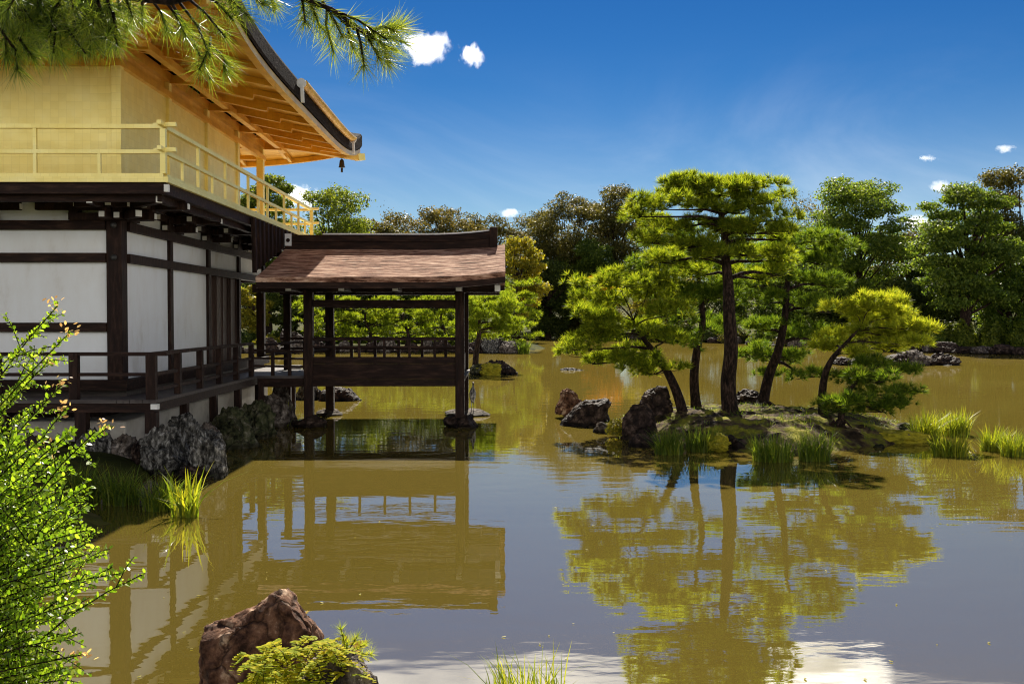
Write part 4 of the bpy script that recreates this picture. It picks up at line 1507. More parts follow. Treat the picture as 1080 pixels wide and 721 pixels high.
def tree(name, label, cx, top_, base_, hw, Y, m, leaf=.24, n=13000, trunk_r=.22, clumps=44, seed=0, group=None, gap=.0, flat=.62, crown0=.22, bark='bark', lean=0, cat='tree', shape='round'):
    """broadleaved tree: cx, top_, base_, hw in pixels at distance Y"""
    rs = np.random.default_rng(seed + 100)
    b0 = at(cx, base_, Y)
    b0.z = gz(b0.x, Y) if gz(b0.x, Y) > 0 else .2
    tp_ = at(cx, top_, Y)
    h = tp_.z - b0.z
    w = hw * Y / F
    o = empty(name, b0, label, cat, group)
    cs = []
    for k in range(clumps):
        for _ in range(20):
            z01 = rs.uniform(crown0, .97)
            if shape == 'round': env = math.sin(math.pi * min(1, max(0, (z01 - crown0 * .5) / (1.06 - crown0 * .5)))) ** .55
            elif shape == 'cone': env = max(.08, (1.02 - z01) / (1 - crown0)) ** .8
            else: env = min(1, .35 + 1.1 * z01) * (1 if z01 < .8 else (1 - z01) / .2 * .8 + .2)
            a = rs.uniform(0, 6.283)
            q = rs.uniform(.1, 1) ** .6 * env
            p_ = Vector((b0.x + math.cos(a) * q * w * .82 + lean * z01 * w, Y + math.sin(a) * q * w * .7, b0.z + z01 * h * .99))
            if all((p_ - c).length > w * .20 for c, _r in cs): break
        cs.append((p_, w * rs.uniform(.15, .33)))
    tm = MB()
    tip = b0 + Vector((lean * w * .6, 0, h * .72))
    tpts = [b0 + Vector((0, 0, -.2)), b0.lerp(tip, .3) + Vector((rs.uniform(-.2, .2), 0, 0)), b0.lerp(tip, .65) + Vector((rs.uniform(-.3, .3), 0, 0)), tip]
    tm.tube(tpts, [trunk_r * 1.3, trunk_r, trunk_r * .65, trunk_r * .2], 8)
    for c, r_ in cs[::2]:
        t = min(.95, max(.25, (c.z - b0.z) / h * .8))
        a = b0.lerp(tip, t)
        md = a.lerp(c, .55) + Vector((0, 0, -.04 * (c - a).length))
        tm.tube([a, md, c], [trunk_r * .34, trunk_r * .22, trunk_r * .07], 5)
    tm.build('trunk', M[bark], o)
    n = int(n * 1.9)
    per = n // clumps
    CC, NN = [], []
    for c, r_ in cs:
        k = int(per * (r_ / (w * .27)) ** 2)
        d_ = unit(rs.normal(size=(k, 3)))
        rad = rs.uniform(.35, 1.08, k) ** .55
        rag = 1 + .28 * np.sin(d_[:, 0] * 7 + r_ * 40) * np.sin(d_[:, 2] * 6 + r_ * 17) + .18 * np.sin(d_[:, 1] * 11)
        p_ = np.array(c)[None] + d_ * (rad * rag)[:, None] * r_ * np.array([1.05, 1.0, flat])[None]
        nn = unit(d_ * .6 + np.array([0, 0, .5]) + rs.normal(0, .6, (k, 3)))
        CC.append(p_)
        NN.append(nn)
    CC, NN = np.concatenate(CC), np.concatenate(NN)
    np_mesh('crown', leaf_quads(CC, NN, leaf, leaf * .62), 4, M[m], o)
    return o


def bare_tree(name, label, cx, top_, base_, hw, Y, seed, n_leaf=0, m='leaf_brown', group=None):
    rs = random.Random(seed)
    b0 = at(cx, base_, Y)
    b0.z = max(.2, gz(b0.x, Y))
    h = at(cx, top_, Y).z - b0.z
    w = hw * Y / F
    o = empty(name, b0, label, 'tree', group)
    tm = MB()
    tips = []

    def grow(p, d, l, r, lev):
        q = p + d * l * .5 + Vector((rs.gauss(0, .06), rs.gauss(0, .06), 0)) * l
        e = p + d * l
        tm.tube([p, q, e], [r, r * .8, r * .6], 5 if lev else 8)
        if lev >= 5:
            tips.append(e)
            return
        for _ in range(2 if lev < 1 else 3):
            nd_ = (d + Vector((rs.gauss(0, .36), rs.gauss(0, .36), rs.gauss(.15, .22)))).normalized()
            grow(e, nd_, l * rs.uniform(.55, .78), r * .55, lev + 1)
    grow(b0, Vector((0, 0, 1)), h * .33, .16, 0)
    tm.build('branches', M['barkpale'], o)
    if n_leaf and tips:
        idx = RNG.integers(0, len(tips), n_leaf)
        C_ = np.array([tips[i] for i in idx]) + RNG.normal(0, .35, (n_leaf, 3))
        np_mesh('crown', leaf_quads(C_, rnd_dirs(n_leaf), .2, .12), 4, M[m], o)
    return o


G1 = 'trees along the far shore'
T = [
    # left of and behind the fishing pavilion
    ('leafy_tree', 'bright green round topped tree rising behind the gold balcony railing', 350, 196, 350, 52, 78, 'leaf_green', dict(n=17000, seed=1, clumps=46)),
    ('leafy_tree', 'dense green tree seen through the open gold porch', 284, 180, 352, 36, 74, 'leaf_green', dict(n=15000, seed=2)),
    ('leafy_tree', 'brown green dome shaped tree above the fishing pavilion ridge', 459, 218, 350, 42, 96, 'leaf_brown', dict(n=14000, seed=3)),
    ('leafy_tree', 'thin yellow brown tree beside the bare tree above the ridge', 424, 224, 350, 38, 92, 'leaf_brown', dict(n=6000, seed=4)),
    ('leafy_tree', 'sparse olive tree left of the big dark trees', 512, 224, 352, 36, 98, 'leaf_olive', dict(n=9000, seed=5)),
    ('leafy_tree', 'yellow leaved autumn tree right of the fishing pavilion roof', 545, 250, 354, 30, 84, 'leaf_yellow', dict(n=9000, seed=6)),
    ('leafy_tree', 'rusty brown autumn tree behind the yellow one', 534, 236, 354, 24, 99, 'leaf_brown', dict(n=8000, seed=66)),
    ('evergreen_tree', 'dark evergreen at the water edge of the far bay', 578, 276, 356, 34, 98, 'leaf_dark', dict(n=16000, seed=7, crown0=.05)),
    ('evergreen_tree', 'second dark evergreen in the shade of the big trees', 610, 268, 356, 32, 102, 'leaf_dark', dict(n=16000, seed=77, crown0=.05)),
    ('leafy_tree', 'tall dark drooping tree left of the pair above the far bay', 598, 200, 354, 42, 104, 'leaf_olive', dict(n=22000, seed=8, clumps=80, shape='wide', crown0=.3)),
    ('leafy_tree', 'tall dark tree right of the pair above the far bay', 648, 193, 354, 40, 106, 'leaf_olive', dict(n=22000, seed=9, clumps=76, shape='wide', crown0=.3)),
    ('leafy_tree', 'cool green conifer shaped tree below the tall dark pair', 625, 252, 355, 28, 100, 'leaf_blue', dict(n=14000, seed=99, crown0=.1)),
    ('maple_tree', 'orange autumn maple behind the leaning pine', 634, 290, 357, 24, 92, 'leaf_orange', dict(n=3000, seed=10, crown0=.3)),
    ('maple_tree', 'yellow orange maple behind the slender pine', 700, 292, 358, 40, 88, 'leaf_yellow', dict(n=8000, seed=11, crown0=.3)),
    ('evergreen_tree', 'dark evergreen behind the slender pine', 700, 232, 356, 44, 96, 'leaf_dark', dict(n=16000, seed=12, crown0=.1)),
    ('evergreen_tree', 'dark evergreen behind the tallest pine', 765, 240, 358, 46, 90, 'leaf_dark', dict(n=16000, seed=13, crown0=.1)),
    ('evergreen_tree', 'cool green tree behind the right leaning pine', 828, 236, 362, 46, 84, 'leaf_blue', dict(n=16000, seed=14, crown0=.1)),
    ('evergreen_tree', 'tall dark green tree with a rounded layered crown right of the pines', 905, 184, 366, 60, 72, 'leaf_blue', dict(n=24000, seed=15, clumps=62, flat=.45)),
    ('leafy_tree', 'olive and orange tinted tree in the gap right of the layered tree', 958, 246, 366, 40, 78, 'leaf_olive', dict(n=15000, seed=16)),
    ('leafy_tree', 'low green tree under the gap right of the layered tree', 955, 296, 370, 36, 66, 'leaf_dark', dict(n=12000, seed=17, crown0=.1)),
    ('evergreen_tree', 'large cool green tree with a dark leaning trunk on the right shore', 1018, 192, 372, 56, 60, 'leaf_blue', dict(n=24000, seed=18, clumps=60, flat=.42, crown0=.25, trunk_r=.3, leaf=.22)),
    ('leafy_tree', 'tall olive topped tree at the right edge of the view', 1076, 177, 368, 50, 70, 'leaf_olive', dict(n=16000, seed=19, clumps=44)),
    ('evergreen_tree', 'dark green tree low at the right edge of the view', 1066, 262, 372, 44, 62, 'leaf_blue', dict(n=16000, seed=20, crown0=.12)),
    ('evergreen_tree', 'dark tree filling the shade behind the layered tree', 880, 268, 364, 50, 80, 'leaf_dark', dict(n=15000, seed=21, crown0=.05)),
    ('evergreen_tree', 'dark tree behind the leaning trunk on the right shore', 1000, 270, 370, 50, 76, 'leaf_dark', dict(n=16000, seed=22, crown0=.05)),
    ('leafy_tree', 'olive tree in the low gap above the fishing pavilion roof end', 488, 230, 352, 38, 94, 'leaf_brown', dict(n=9000, seed=41)),
    ('leafy_tree', 'mid green tree low behind the bare tree above the ridge', 394, 228, 352, 34, 88, 'leaf_olive', dict(n=9000, seed=42)),
    ('leafy_tree', 'dull green tree between the yellow tree and the tall dark pair', 562, 226, 354, 34, 110, 'leaf_olive', dict(n=10000, seed=43)),
    ('evergreen_tree', 'dark tree beyond the right frame edge', 1130, 215, 372, 60, 66, 'leaf_dark', dict(n=15000, seed=23, crown0=.05)),
    ('evergreen_tree', 'dark glossy tree behind the post at the end of the veranda', 308, 292, 360, 28, 66, 'leaf_dark', dict(n=13000, seed=24, crown0=.05)),
    ('leafy_tree', 'yellow green tree seen between the veranda columns', 266, 300, 362, 18, 64, 'leaf_yellow', dict(n=6000, seed=25, crown0=.1, leaf=.2)),
    ('evergreen_tree', 'dark evergreen closing the view behind the clipped pines at left', 372, 268, 362, 48, 72, 'leaf_dark', dict(n=15000, seed=26, crown0=.05)),
    ('evergreen_tree', 'dark evergreen closing the view behind the clipped pines in the middle', 432, 274, 362, 46, 74, 'leaf_dark', dict(n=15000, seed=27, crown0=.05)),
    ('evergreen_tree', 'dark evergreen closing the view behind the clipped pines at right', 492, 276, 362, 44, 72, 'leaf_dark', dict(n=15000, seed=28, crown0=.05)),
    ('evergreen_tree', 'dark evergreen left of the veranda, mostly behind the pavilion', 225, 230, 362, 44, 70, 'leaf_dark', dict(n=10000, seed=29, crown0=.05)),
]
for (nm, lb, cx, tp_, bs, hw, Y, m_, kw) in T:
    kw['leaf'] = (.19 if Y < 80 else .22)
    hw *= 1.12
    tree(nm, lb, cx, tp_, bs, hw, Y, m_, group=G1, **kw)
bare_tree('bare_tree', 'nearly leafless grey tree above the fishing pavilion ridge', 409, 226, 350, 12, 100, 3, 500, group='bare trees on the far shore')
bare_tree('bare_tree', 'thin twiggy tree top showing behind the tallest pine', 818, 192, 360, 14, 86, 9, 900, group='bare trees on the far shore')

# low shrubs on the far shores
GS1, GS2, GS3 = 'rounded shrubs on the right shore', 'rounded shrubs on the far left shore', 'rounded shrubs on the shore of the far bay'
rs = random.Random(3)


def shrub(px_, Y, hw, hh, m_, label, group, seed):
    w = hw * Y / F
    b0 = at(px_, 350, Y)
    b0.z = max(.1, gz(b0.x, Y)) - .05
    h = hh * Y / F
    o = empty('shrub', b0, label, 'shrub', group)
    k = 2600
    rg_ = np.random.default_rng(seed)
    d_ = unit(rg_.normal(size=(k, 3)))
    d_[:, 2] = np.abs(d_[:, 2])
    lump = 1 + .2 * np.sin(d_[:, 0] * 6 + seed) * np.sin(d_[:, 1] * 5 + seed * 2) + .12 * np.sin(d_[:, 2] * 9 + seed)
    p_ = np.array(b0)[None] + d_ * (lump * rg_.uniform(.6, 1.05, k))[:, None] * np.array([w, w * .8, h])[None]
    np_mesh('foliage', leaf_quads(p_, unit(d_ + rg_.normal(0, .5, (k, 3))), .17, .11), 4, M[m_], o)
    m2 = MB()
    for j in range(5):
        a = j * 1.26
        m2.tube([b0, b0 + Vector((math.cos(a) * w * .35, math.sin(a) * w * .3, h * .6))], [.04, .015], 5)
    m2.build('stems', M['bark'], o)


for k in range(9):
    t = k / 8
    px_ = 985 + t * 125
    Y = 60 - t * 3 + rs.uniform(0, 2.5)
    shrub(px_, Y, rs.uniform(11, 17), rs.uniform(12, 26), rs.choice(['leaf_dark', 'leaf_green', 'leaf_blue']), 'rounded shrub at the foot of the trees on the right shore', GS1, 300 + k)
for k in range(12):
    px_ = 255 + k * 26
    shrub(px_, 62 + rs.uniform(-1.0, 2), rs.uniform(12, 17), rs.uniform(8, 15), rs.choice(['leaf_dark', 'leaf_green', 'needle_mid', 'leaf_yellow'] if px_ < 320 else ['leaf_dark', 'leaf_green', 'needle_mid']),
          'rounded shrub on the far left shore behind the fishing pavilion', GS2, 330 + k)
for k in range(14):
    t = k / 13
    idx = 19 + t * 5
    i = int(min(idx, 23))
    f = idx - i
    A, B2 = POND[i], POND[i + 1]
    x, y = A[0] + (B2[0] - A[0]) * f, A[1] + (B2[1] - A[1]) * f + 1.5
    px_ = 530 + x * F / y
    shrub(px_, y, rs.uniform(11, 18), rs.uniform(9, 18), rs.choice(['leaf_dark', 'leaf_dark', 'leaf_olive', 'leaf_green']), 'rounded shrub on the shore of the far bay behind the islet pines', GS3, 360 + k)


# ------------------------------------------------------------------ grass clumps
def blades(n, cx, cy, z0, rx, ry, h, w, lean=.35, seed=0, wind=(0, 0)):
    rg_ = np.random.default_rng(seed)
    a = rg_.uniform(0, 6.283, n)
    q = rg_.uniform(0, 1, n) ** .5
    bx, by = cx + np.cos(a) * q * rx, cy + np.sin(a) * q * ry
    az = rg_.uniform(0, 6.283, n)
    ln = np.abs(rg_.normal(lean, lean * .6, n))
    hh = h * rg_.uniform(.3, 1.12, n)
    dx = np.cos(az) * ln + wind[0] + (bx - cx) / max(rx, .01) * .18
    dy = np.sin(az) * ln + wind[1]
    sx, sy = -np.sin(az), np.cos(az)
    ts = [0, .35, .7, 1.0]
    ws = [1, .9, .6, .04]
    V = np.zeros((n, 3, 4, 3))

    def P(t, wd, sg):
        bend = t * t
        return np.stack([bx + dx * hh * bend + sg * sx * w * wd / 2, by + dy * hh * bend + sg * sy * w * wd / 2,
                         z0 + hh * (t - .25 * bend * np.minimum(1, ln * 1.5))], -1)
    for k in range(3):
        V[:, k, 0] = P(ts[k], ws[k], -1)
        V[:, k, 1] = P(ts[k], ws[k], 1)
        V[:, k, 2] = P(ts[k + 1], ws[k + 1], 1)
        V[:, k, 3] = P(ts[k + 1], ws[k + 1], -1)
    return V.reshape(-1, 3)


def weld_quads(name, V, m_, parent=None, nseg=3):
    """blades with their segments joined, so each blade is one island"""
    n = len(V) // (4 * nseg)
    V = V.reshape(n, nseg, 4, 3)
    P_ = np.zeros((n, (nseg + 1) * 2, 3))
    for k in range(nseg):
        P_[:, 2 * k] = V[:, k, 0]
        P_[:, 2 * k + 1] = V[:, k, 1]
    P_[:, 2 * nseg] = V[:, nseg - 1, 3]
    P_[:, 2 * nseg + 1] = V[:, nseg - 1, 2]
    me = bpy.data.meshes.new(name)
    nv = (nseg + 1) * 2
    fs = []
    base = np.arange(n)[:, None, None] * nv
    q = np.array([[2 * k, 2 * k + 1, 2 * k + 3, 2 * k + 2] for k in range(nseg)])[None]
    idx = (base + q).reshape(-1)
    me.vertices.add(n * nv)
    me.vertices.foreach_set('co', P_.astype(np.float32).ravel())
    nf = n * nseg
    me.loops.add(nf * 4)
    me.loops.foreach_set('vertex_index', idx.astype(np.int32))
    me.polygons.add(nf)
    me.polygons.foreach_set('loop_start', np.arange(0, nf * 4, 4, dtype=np.int32))
    me.polygons.foreach_set('loop_total', np.full(nf, 4, dtype=np.int32))
    me.update(calc_edges=True)
    return link(name, me, m_, parent)


def clump(label, px0, px1, pyb, hpx, n, m_='blade', group=None, seed=0, lean=.42, ry=None, w=None):
    g0 = atz((px0 + px1) / 2, pyb, 0.0)
    Y = g0.y
    s_ = Y / F
    rx = (px1 - px0) / 2 * s_ * .8
    V = blades(n, 0, 0, -.03, rx, ry or rx * .7, hpx * s_ * 1.05, w or max(.010, .9 * s_), lean, seed)
    o = weld_quads('grass_clump', V, M[m_])
    o.location = (g0.x, Y + (ry or rx * .7), 0)
    return tag(o, label, 'grass clump', group)


GI = 'grass clumps at the edge of the islet'
clump('dark green grass clump below the rocks at the left of the islet front', 688, 726, 480, 34, 340, seed=1, group=GI)
clump('mid green grass clump below the slender pine on the islet front', 722, 762, 477, 30, 320, seed=2, group=GI)
clump('dark grass clump in the centre of the islet front', 792, 846, 488, 36, 460, seed=3, group=GI)
clump('tall pale edged grass clump right of the centre of the islet front', 842, 884, 487, 38, 360, seed=4, group=GI, lean=.35)
clump('sunlit grass clump on the right tip of the islet', 962, 1000, 464, 34, 420, 'blade_y', seed=5, group=GI)
clump('sunlit grass clump just right of the islet tip', 994, 1032, 460, 32, 360, 'blade_y', seed=6, group=GI)
clump('sunlit low grass clump in the water before the islet tip', 985, 1030, 482, 28, 380, 'blade_y', seed=7, group=GI)
clump('sunlit grass clump near the right edge of the view', 1036, 1066, 476, 30, 300, 'blade_y', seed=8, group=GI)
clump('sunlit grass clump cut by the right edge of the view', 1056, 1100, 482, 34, 380, 'blade_y', seed=9, group=GI)
GB = 'grass on the bank under the veranda'
clump('yellow green iris like clump with long leaves at the tip of the left bank', 176, 210, 546, 58, 64, 'blade_y', GB, 11, lean=.5, w=.026)
clump('shaded grass clump left of the yellow one on the left bank', 140, 186, 540, 44, 260, 'blade', GB, 12, lean=.5, w=.014)
clump('shaded grass clump in the middle of the left bank', 98, 148, 534, 46, 300, 'blade', GB, 13, lean=.5, w=.014)
clump('shaded grass clump behind the bush on the left bank', 50, 104, 532, 48, 300, 'blade', GB, 14, lean=.5, w=.014)
clump('yellow grass tuft under the link walkway', 290, 306, 449, 26, 90, 'blade_y', GB, 15, lean=.4)
clump('small pale grass tuft on the shore boulder group right of the fishing pavilion', 542, 560, 373, 16, 160, 'blade', None, 16)
clump('tuft of green and yellow grass at the bottom edge of the view', 500, 612, 742, 56, 150, 'blade_y', None, 17, lean=.45, w=.008, ry=.15)
# short grass on the islet
rg_ = np.random.default_rng(5)
bx_, by_ = [], []
while len(bx_) < 420:
    x, y = rg_.uniform(1.9, 7.3), rg_.uniform(15.3, 20.6)
    if islet_z(x, y) > .06 and noise.noise(Vector((x * 1.3, y * 1.3, 9))) > -.05:
        bx_.append(x)
        by_.append(y)
VV = [blades(9, x, y, islet_z(x, y) - .01, .07, .07, rg_.uniform(.05, .13), .007, .7, seed=1000 + i) for i, (x, y) in enumerate(zip(bx_, by_))]
tag(weld_quads('short_grass', np.concatenate(VV), M['blade']), 'sparse short grass and weeds growing on the mossy islet', 'grass', kind='stuff')
rs = random.Random(21)
n_e = 0
for k in range(40):
    a = rs.uniform(math.pi * .95, math.pi * 2.05)
    x, y = 4.6 + 2.72 * math.cos(a) * rs.uniform(.93, 1.02), 17.9 + 2.45 * math.sin(a) * rs.uniform(.93, 1.02)
    z = islet_z(x, y)
    if z < -.14 or z > .12 or n_e >= 16: continue
    n_e += 1
    w_ = rs.uniform(.14, .34)
    o = link('edge_stone', rock_mesh(0, 0, 0, w_, w_ * .8, w_ * rs.uniform(.4, .7), 260 + k, sub=3), M[rs.choice(['rock', 'rockdark', 'rockmoss'])])
    o.location = (x, y, -.02)
    tag(o, 'small stone along the front water line of the mossy islet', 'stone', 'small stones along the islet edge')
# moss cushions
for lb, a in (('yellow moss cushion on the tiny rock islet', (503, 385, 530, 396, 36.0)), ('bright yellow moss cushion on the right bank of the islet', (918, 455, 976, 469, 16.6)),
              ('yellow moss tuft low on the islet bank between the grass clumps', (744, 459, 766, 474, 15.5)), ):
    rock('moss_cushion', lb, *a, m='moss', depth=.5 if a[4] < 20 else .9, cat='moss', cuts=3, rough=.22, bury=.1)
# low yellow shrub at the left rocks of the islet
q = at(652, 445, 17.2)
o = empty('shrub', (q.x, q.y, .05), 'small yellow green shrub left of the front islet rock', 'shrub')
d_ = rnd_dirs(1200)
d_[:, 2] = np.abs(d_[:, 2])
np_mesh('foliage', leaf_quads(np.array([q.x, q.y, .05])[None] + d_ * RNG.uniform(.3, 1, (1200, 1)) * np.array([.24, .25, .30])[None], unit(d_ + RNG.normal(0, .5, (1200, 3))), .05, .03), 4, M['leaf_yellow'], o)
MB().tube([(q.x, q.y, -.05), (q.x + .03, q.y, .2)], [.012, .005], 6).build('stems', M['bark'], o)
# fallen twigs on the islet
# ferns on the foreground rock
fe = at(320, 745, 4.35)
o = empty('fern', fe, 'yellow green fern cluster growing between the two foreground rocks', 'fern')
VV = []
stem = MB()
rs = random.Random(8)
for k in range(150):
    px_ = rs.uniform(256, 366)
    py_ = 668 + abs(px_ - 330) * .30 + rs.uniform(0, 60)
    q = at(px_, py_, 4.30 + rs.uniform(-.16, .16))
    a = rs.uniform(0, 6.283)
    L_ = rs.uniform(.07, .13)
    dx, dy = math.cos(a), math.sin(a)
    prev = q
    stem_pts = []
    for j in range(11):
        t = j / 10
        c = q + Vector((dx * L_ * t, dy * L_ * t, .05 * t - .10 * t * t))
        stem_pts.append(c)
        wd = .036 * math.sin(math.pi * (.15 + .83 * t)) + .004
        for s_ in (-1, 1):
            e = c + Vector((-dy * s_ * wd + dx * .012, dx * s_ * wd + dy * .012, rs.uniform(-.006, .006)))
            f1 = Vector((dx, dy, 0)) * .010
            VV += [c - f1 * .4, (c + e) / 2 - f1, e, (c + e) / 2 + f1]
    stem.tube(stem_pts[::2] + [stem_pts[-1]], .0012, 4, cap=False)
np_mesh('fronds', np.array([tuple(v) for v in VV]), 4, M['fern'], o)
stem.build('stems', M['bark'], o)
# a pine seedling on the knobbly rock
q = at(366, 692, 4.33)
o = empty('pine_seedling', q, 'tiny pine seedling sprouting from the knobbly foreground rock', 'pine seedling')
m2 = MB()
PP, DD = [], []
for (a, b_) in ((360, 664), (376, 672), (384, 680), (366, 678), (390, 690)):
    e = at(a, b_, 4.31)
    m2.tube([q, q.lerp(e, .5) + Vector((0, 0, .012)), e], [.004, .003, .002], 5)
    for t in (.6, .8, 1.0):
        PP.append(np.array(q.lerp(e, t)))
        DD.append(np.array(((e - q).normalized() + Vector((0, 0, .4)))))
m2.build('trunk', M['bark'], o)
np_mesh('crown', tuft_tris(np.array(PP), unit(np.array(DD)), 26, .055, .0022, .9), 3, M['needle_y'], o)

# ------------------------------------------------------------------ foreground bush, lower left
bush_edge = [(318, 62), (345, 76), (372, 74), (392, 68), (404, 66), (425, 70), (446, 118), (470, 92), (505, 100), (530, 98), (560, 104), (604, 155), (640, 92), (690, 92), (760, 85)]


def edge_x(y):
    for (y0, x0), (y1, x1) in zip(bush_edge, bush_edge[1:]):
        if y0 <= y <= y1: return x0 + (x1 - x0) * (y - y0) / (y1 - y0)
    return 60


rs = random.Random(4)
b0 = atz(-140, 760, .45)
o = empty('bush', (-2.15, 2.9, .45), 'bright green small leaved bush with arching twigs close on the left', 'bush')
st = MB()
LC, LN, LD = [], [], []
PC = []
TIPS = [(61, 322, 2.8), (74, 350, 2.75), (66, 405, 2.7), (52, 380, 2.8), (116, 449, 2.7), (70, 430, 2.8), (96, 512, 2.65), (153, 604, 2.5), (98, 556, 2.6), (88, 640, 2.5), (86, 690, 2.4), (60, 470, 2.9), (118, 598, 2.6), (40, 345, 3.0), (30, 400, 2.9)]
for k in range(105):
    y_ = rs.uniform(450, 735)
    d0 = rs.uniform(.25, 1.0) ** .8
    TIPS.append((edge_x(y_) * d0 * .98 - rs.uniform(0, 22), y_, rs.uniform(2.3, 3.0)))
for k in range(5):
    y_ = rs.uniform(370, 440)
    TIPS.append((rs.uniform(-20, 42), y_, rs.uniform(2.6, 3.0)))
for k, (tx, ty, tY) in enumerate(TIPS):
    e = at(tx, ty, tY)
    rt = Vector((-2.15 + rs.uniform(-.35, .25), 2.9 + rs.uniform(-.35, .15), .42))
    up = rt.lerp(e, .5) + Vector((-.10, 0, .20 + .16 * rs.random()))
    pts = []
    for j in range(13):
        t = j / 12
        wv_ = Vector((noise.noise(Vector((t * 3.2, k * 1.7, 0))), noise.noise(Vector((t * 3.2, k * 1.7, 5))), noise.noise(Vector((t * 3.2, k * 1.7, 9)))))
        pts.append((1 - t) ** 2 * rt + 2 * t * (1 - t) * up + t * t * e + wv_ * .09 * math.sin(math.pi * t))
    st.tube(pts, [.0038 * (1 - .8 * j / 12) + .0008 for j in range(13)], 5, cap=False)

    def leaves_along(P0, dens, t0, sz):
        L_ = sum((P0[i + 1] - P0[i]).length for i in range(len(P0) - 1))
        nL = max(4, int(L_ * dens))
        for j in range(nL):
            t = t0 + (1 - t0) * j / nL
            f = t * (len(P0) - 1)
            i = min(len(P0) - 2, int(f))
            c = P0[i].lerp(P0[i + 1], f - i)
            dr = (P0[i + 1] - P0[i]).normalized()
            sd__ = Vector((rs.gauss(0, 1), rs.gauss(0, 1), rs.gauss(0, 1)))
            sd__ = (sd__ - dr * sd__.dot(dr)).normalized()
            LD.append((sd__ * .9 + dr * .5).normalized())
            LC.append(c)
            LN.append(sz * rs.choice((.55, .8, 1.0, 1.3)) * rs.uniform(.8, 1.1))
    leaves_along(pts, 200, .42, .0138)
    for j in range(10):
        t = rs.uniform(.4, .98)
        f = t * 12
        i = min(11, int(f))
        c = pts[i].lerp(pts[i + 1], f - i)
        dr = (pts[i + 1] - pts[i]).normalized()
        e2 = c + (dr + Vector((rs.gauss(0, .8), rs.gauss(0, .8), rs.gauss(.05, .7)))).normalized() * rs.uniform(.05, .16)
        if (530 + e2.x * F / e2.y) > edge_x(334.5 + (H - e2.z) * F / e2.y) + 6: continue
        st.tube([c, c.lerp(e2, .5) + Vector((0, 0, .008)), e2], [.0018, .0014, .0008], 4, cap=False)
        leaves_along([c, c.lerp(e2, .5) + Vector((0, 0, .008)), e2], 230, .1, .0135)
st.build('stems', M['bark'], o)


def leaf6(C_, D_, Ls, name, m_, parent):
    """oval folded leaves: 6-vertex outline, attached by their base"""
    n = len(C_)
    C_, D_, Ls = np.array([tuple(c) for c in C_]), np.array([tuple(d) for d in D_]), np.array(Ls)[:, None]
    Nn = unit(np.cross(D_, rnd_dirs(n)) + np.array([0, 0, .5]))
    Sd = unit(np.cross(D_, Nn))
    Nn = np.cross(Sd, D_)
    V = np.empty((n, 6, 3))
    V[:, 0] = C_
    V[:, 1] = C_ + D_ * Ls * .35 + Sd * Ls * .27 + Nn * Ls * .05
    V[:, 2] = C_ + D_ * Ls * .75 + Sd * Ls * .22 + Nn * Ls * .04
    V[:, 3] = C_ + D_ * Ls - Nn * Ls * .04
    V[:, 4] = C_ + D_ * Ls * .75 - Sd * Ls * .22 + Nn * Ls * .04
    V[:, 5] = C_ + D_ * Ls * .35 - Sd * Ls * .27 + Nn * Ls * .05
    return np_mesh(name, V.reshape(-1, 3), 6, m_, parent)


leaf6(LC, LD, LN, 'leaves', M['leaf_fg'], o)
# pinkish shoot tips
for tx, ty, tY in TIPS[:6] + TIPS[10:12]:
    PC, PD, PL = [], [], []
    e = at(tx, ty, tY)
    for j in range(16):
        PC.append(e + Vector((rs.gauss(-.01, .014), rs.gauss(0, .012), rs.gauss(0, .010))))
        PD.append(Vector((rs.gauss(.5, .6), rs.gauss(0, .6), rs.gauss(.3, .6))).normalized())
        PL.append(rs.uniform(.010, .018))
    leaf6(PC, PD, PL, 'shoot_tip', M['pink'], o)

# ------------------------------------------------------------------ foreground pine branch, top left
rs = random.Random(12)
o = empty('pine_tree', (-3.6, 3.6, .5), 'overhanging pine boughs close by at the top left, trunk out of view', 'pine tree')
br = MB()
br.tube([(-3.6, 3.6, .4), (-3.55, 3.62, 2.0), (-3.4, 3.5, 3.4), (-3.1, 3.6, 4.4)], [.2, .17, .15, .12], 12)
A0 = Vector((-3.45, 3.5, 3.3))
NP, ND = [], []


def bough(pts_px, Y, r_, first=None):
    P0 = ([first] if first is not None else []) + [at(x, y, Y + rs.uniform(-.06, .06)) for x, y in pts_px]
    br.tube(P0, [r_ * .55 * (1 - .7 * i / (len(P0) - 1)) for i in range(len(P0))], 7)
    return P0


def twig(p, e, n, spread=.55, t0=.25, back=True):
    md = p.lerp(e, .5) + Vector((rs.gauss(0, .01), rs.gauss(0, .01), .015))
    br.tube([p, md, e], [.006, .0045, .003], 5, cap=False)
    for j in range(n):
        t = t0 + (1 - t0) * rs.random() ** .8
        c = p.lerp(md, t * 2) if t < .5 else md.lerp(e, t * 2 - 1)
        NP.append(c)
        ND.append((e - p).normalized() + Vector((0, 0, .04)))


Yb = 3.4
b1 = bough([(-30, -10), (40, 4), (110, -6), (180, 2), (240, -14), (300, -8), (350, 10), (385, 34)], Yb, .035, A0)
b2 = bough([(-60, 40), (0, 30), (40, 40), (70, 52)], Yb + .25, .02, A0)
# right-hand spray
for (a, b_) in (((350, 10), (408, 42)), ((372, 30), (428, 46)), ((360, 22), (400, 62)), ((345, 8), (352, 56)), ((330, -6), (338, 30)), ((385, 34), (418, 34)), ((376, 30), (384, 70)), ((310, -8), (330, 8)), ((385, 36), (414, 52)), ((400, 40), (424, 30)), ((390, 36), (408, 66)), ((350, 12), (372, 52)), ((340, 2), (362, 40)), ((318, -8), (322, 24))):
    twig(at(*a, Yb), at(*b_, Yb + rs.uniform(-.1, .1)), 46)
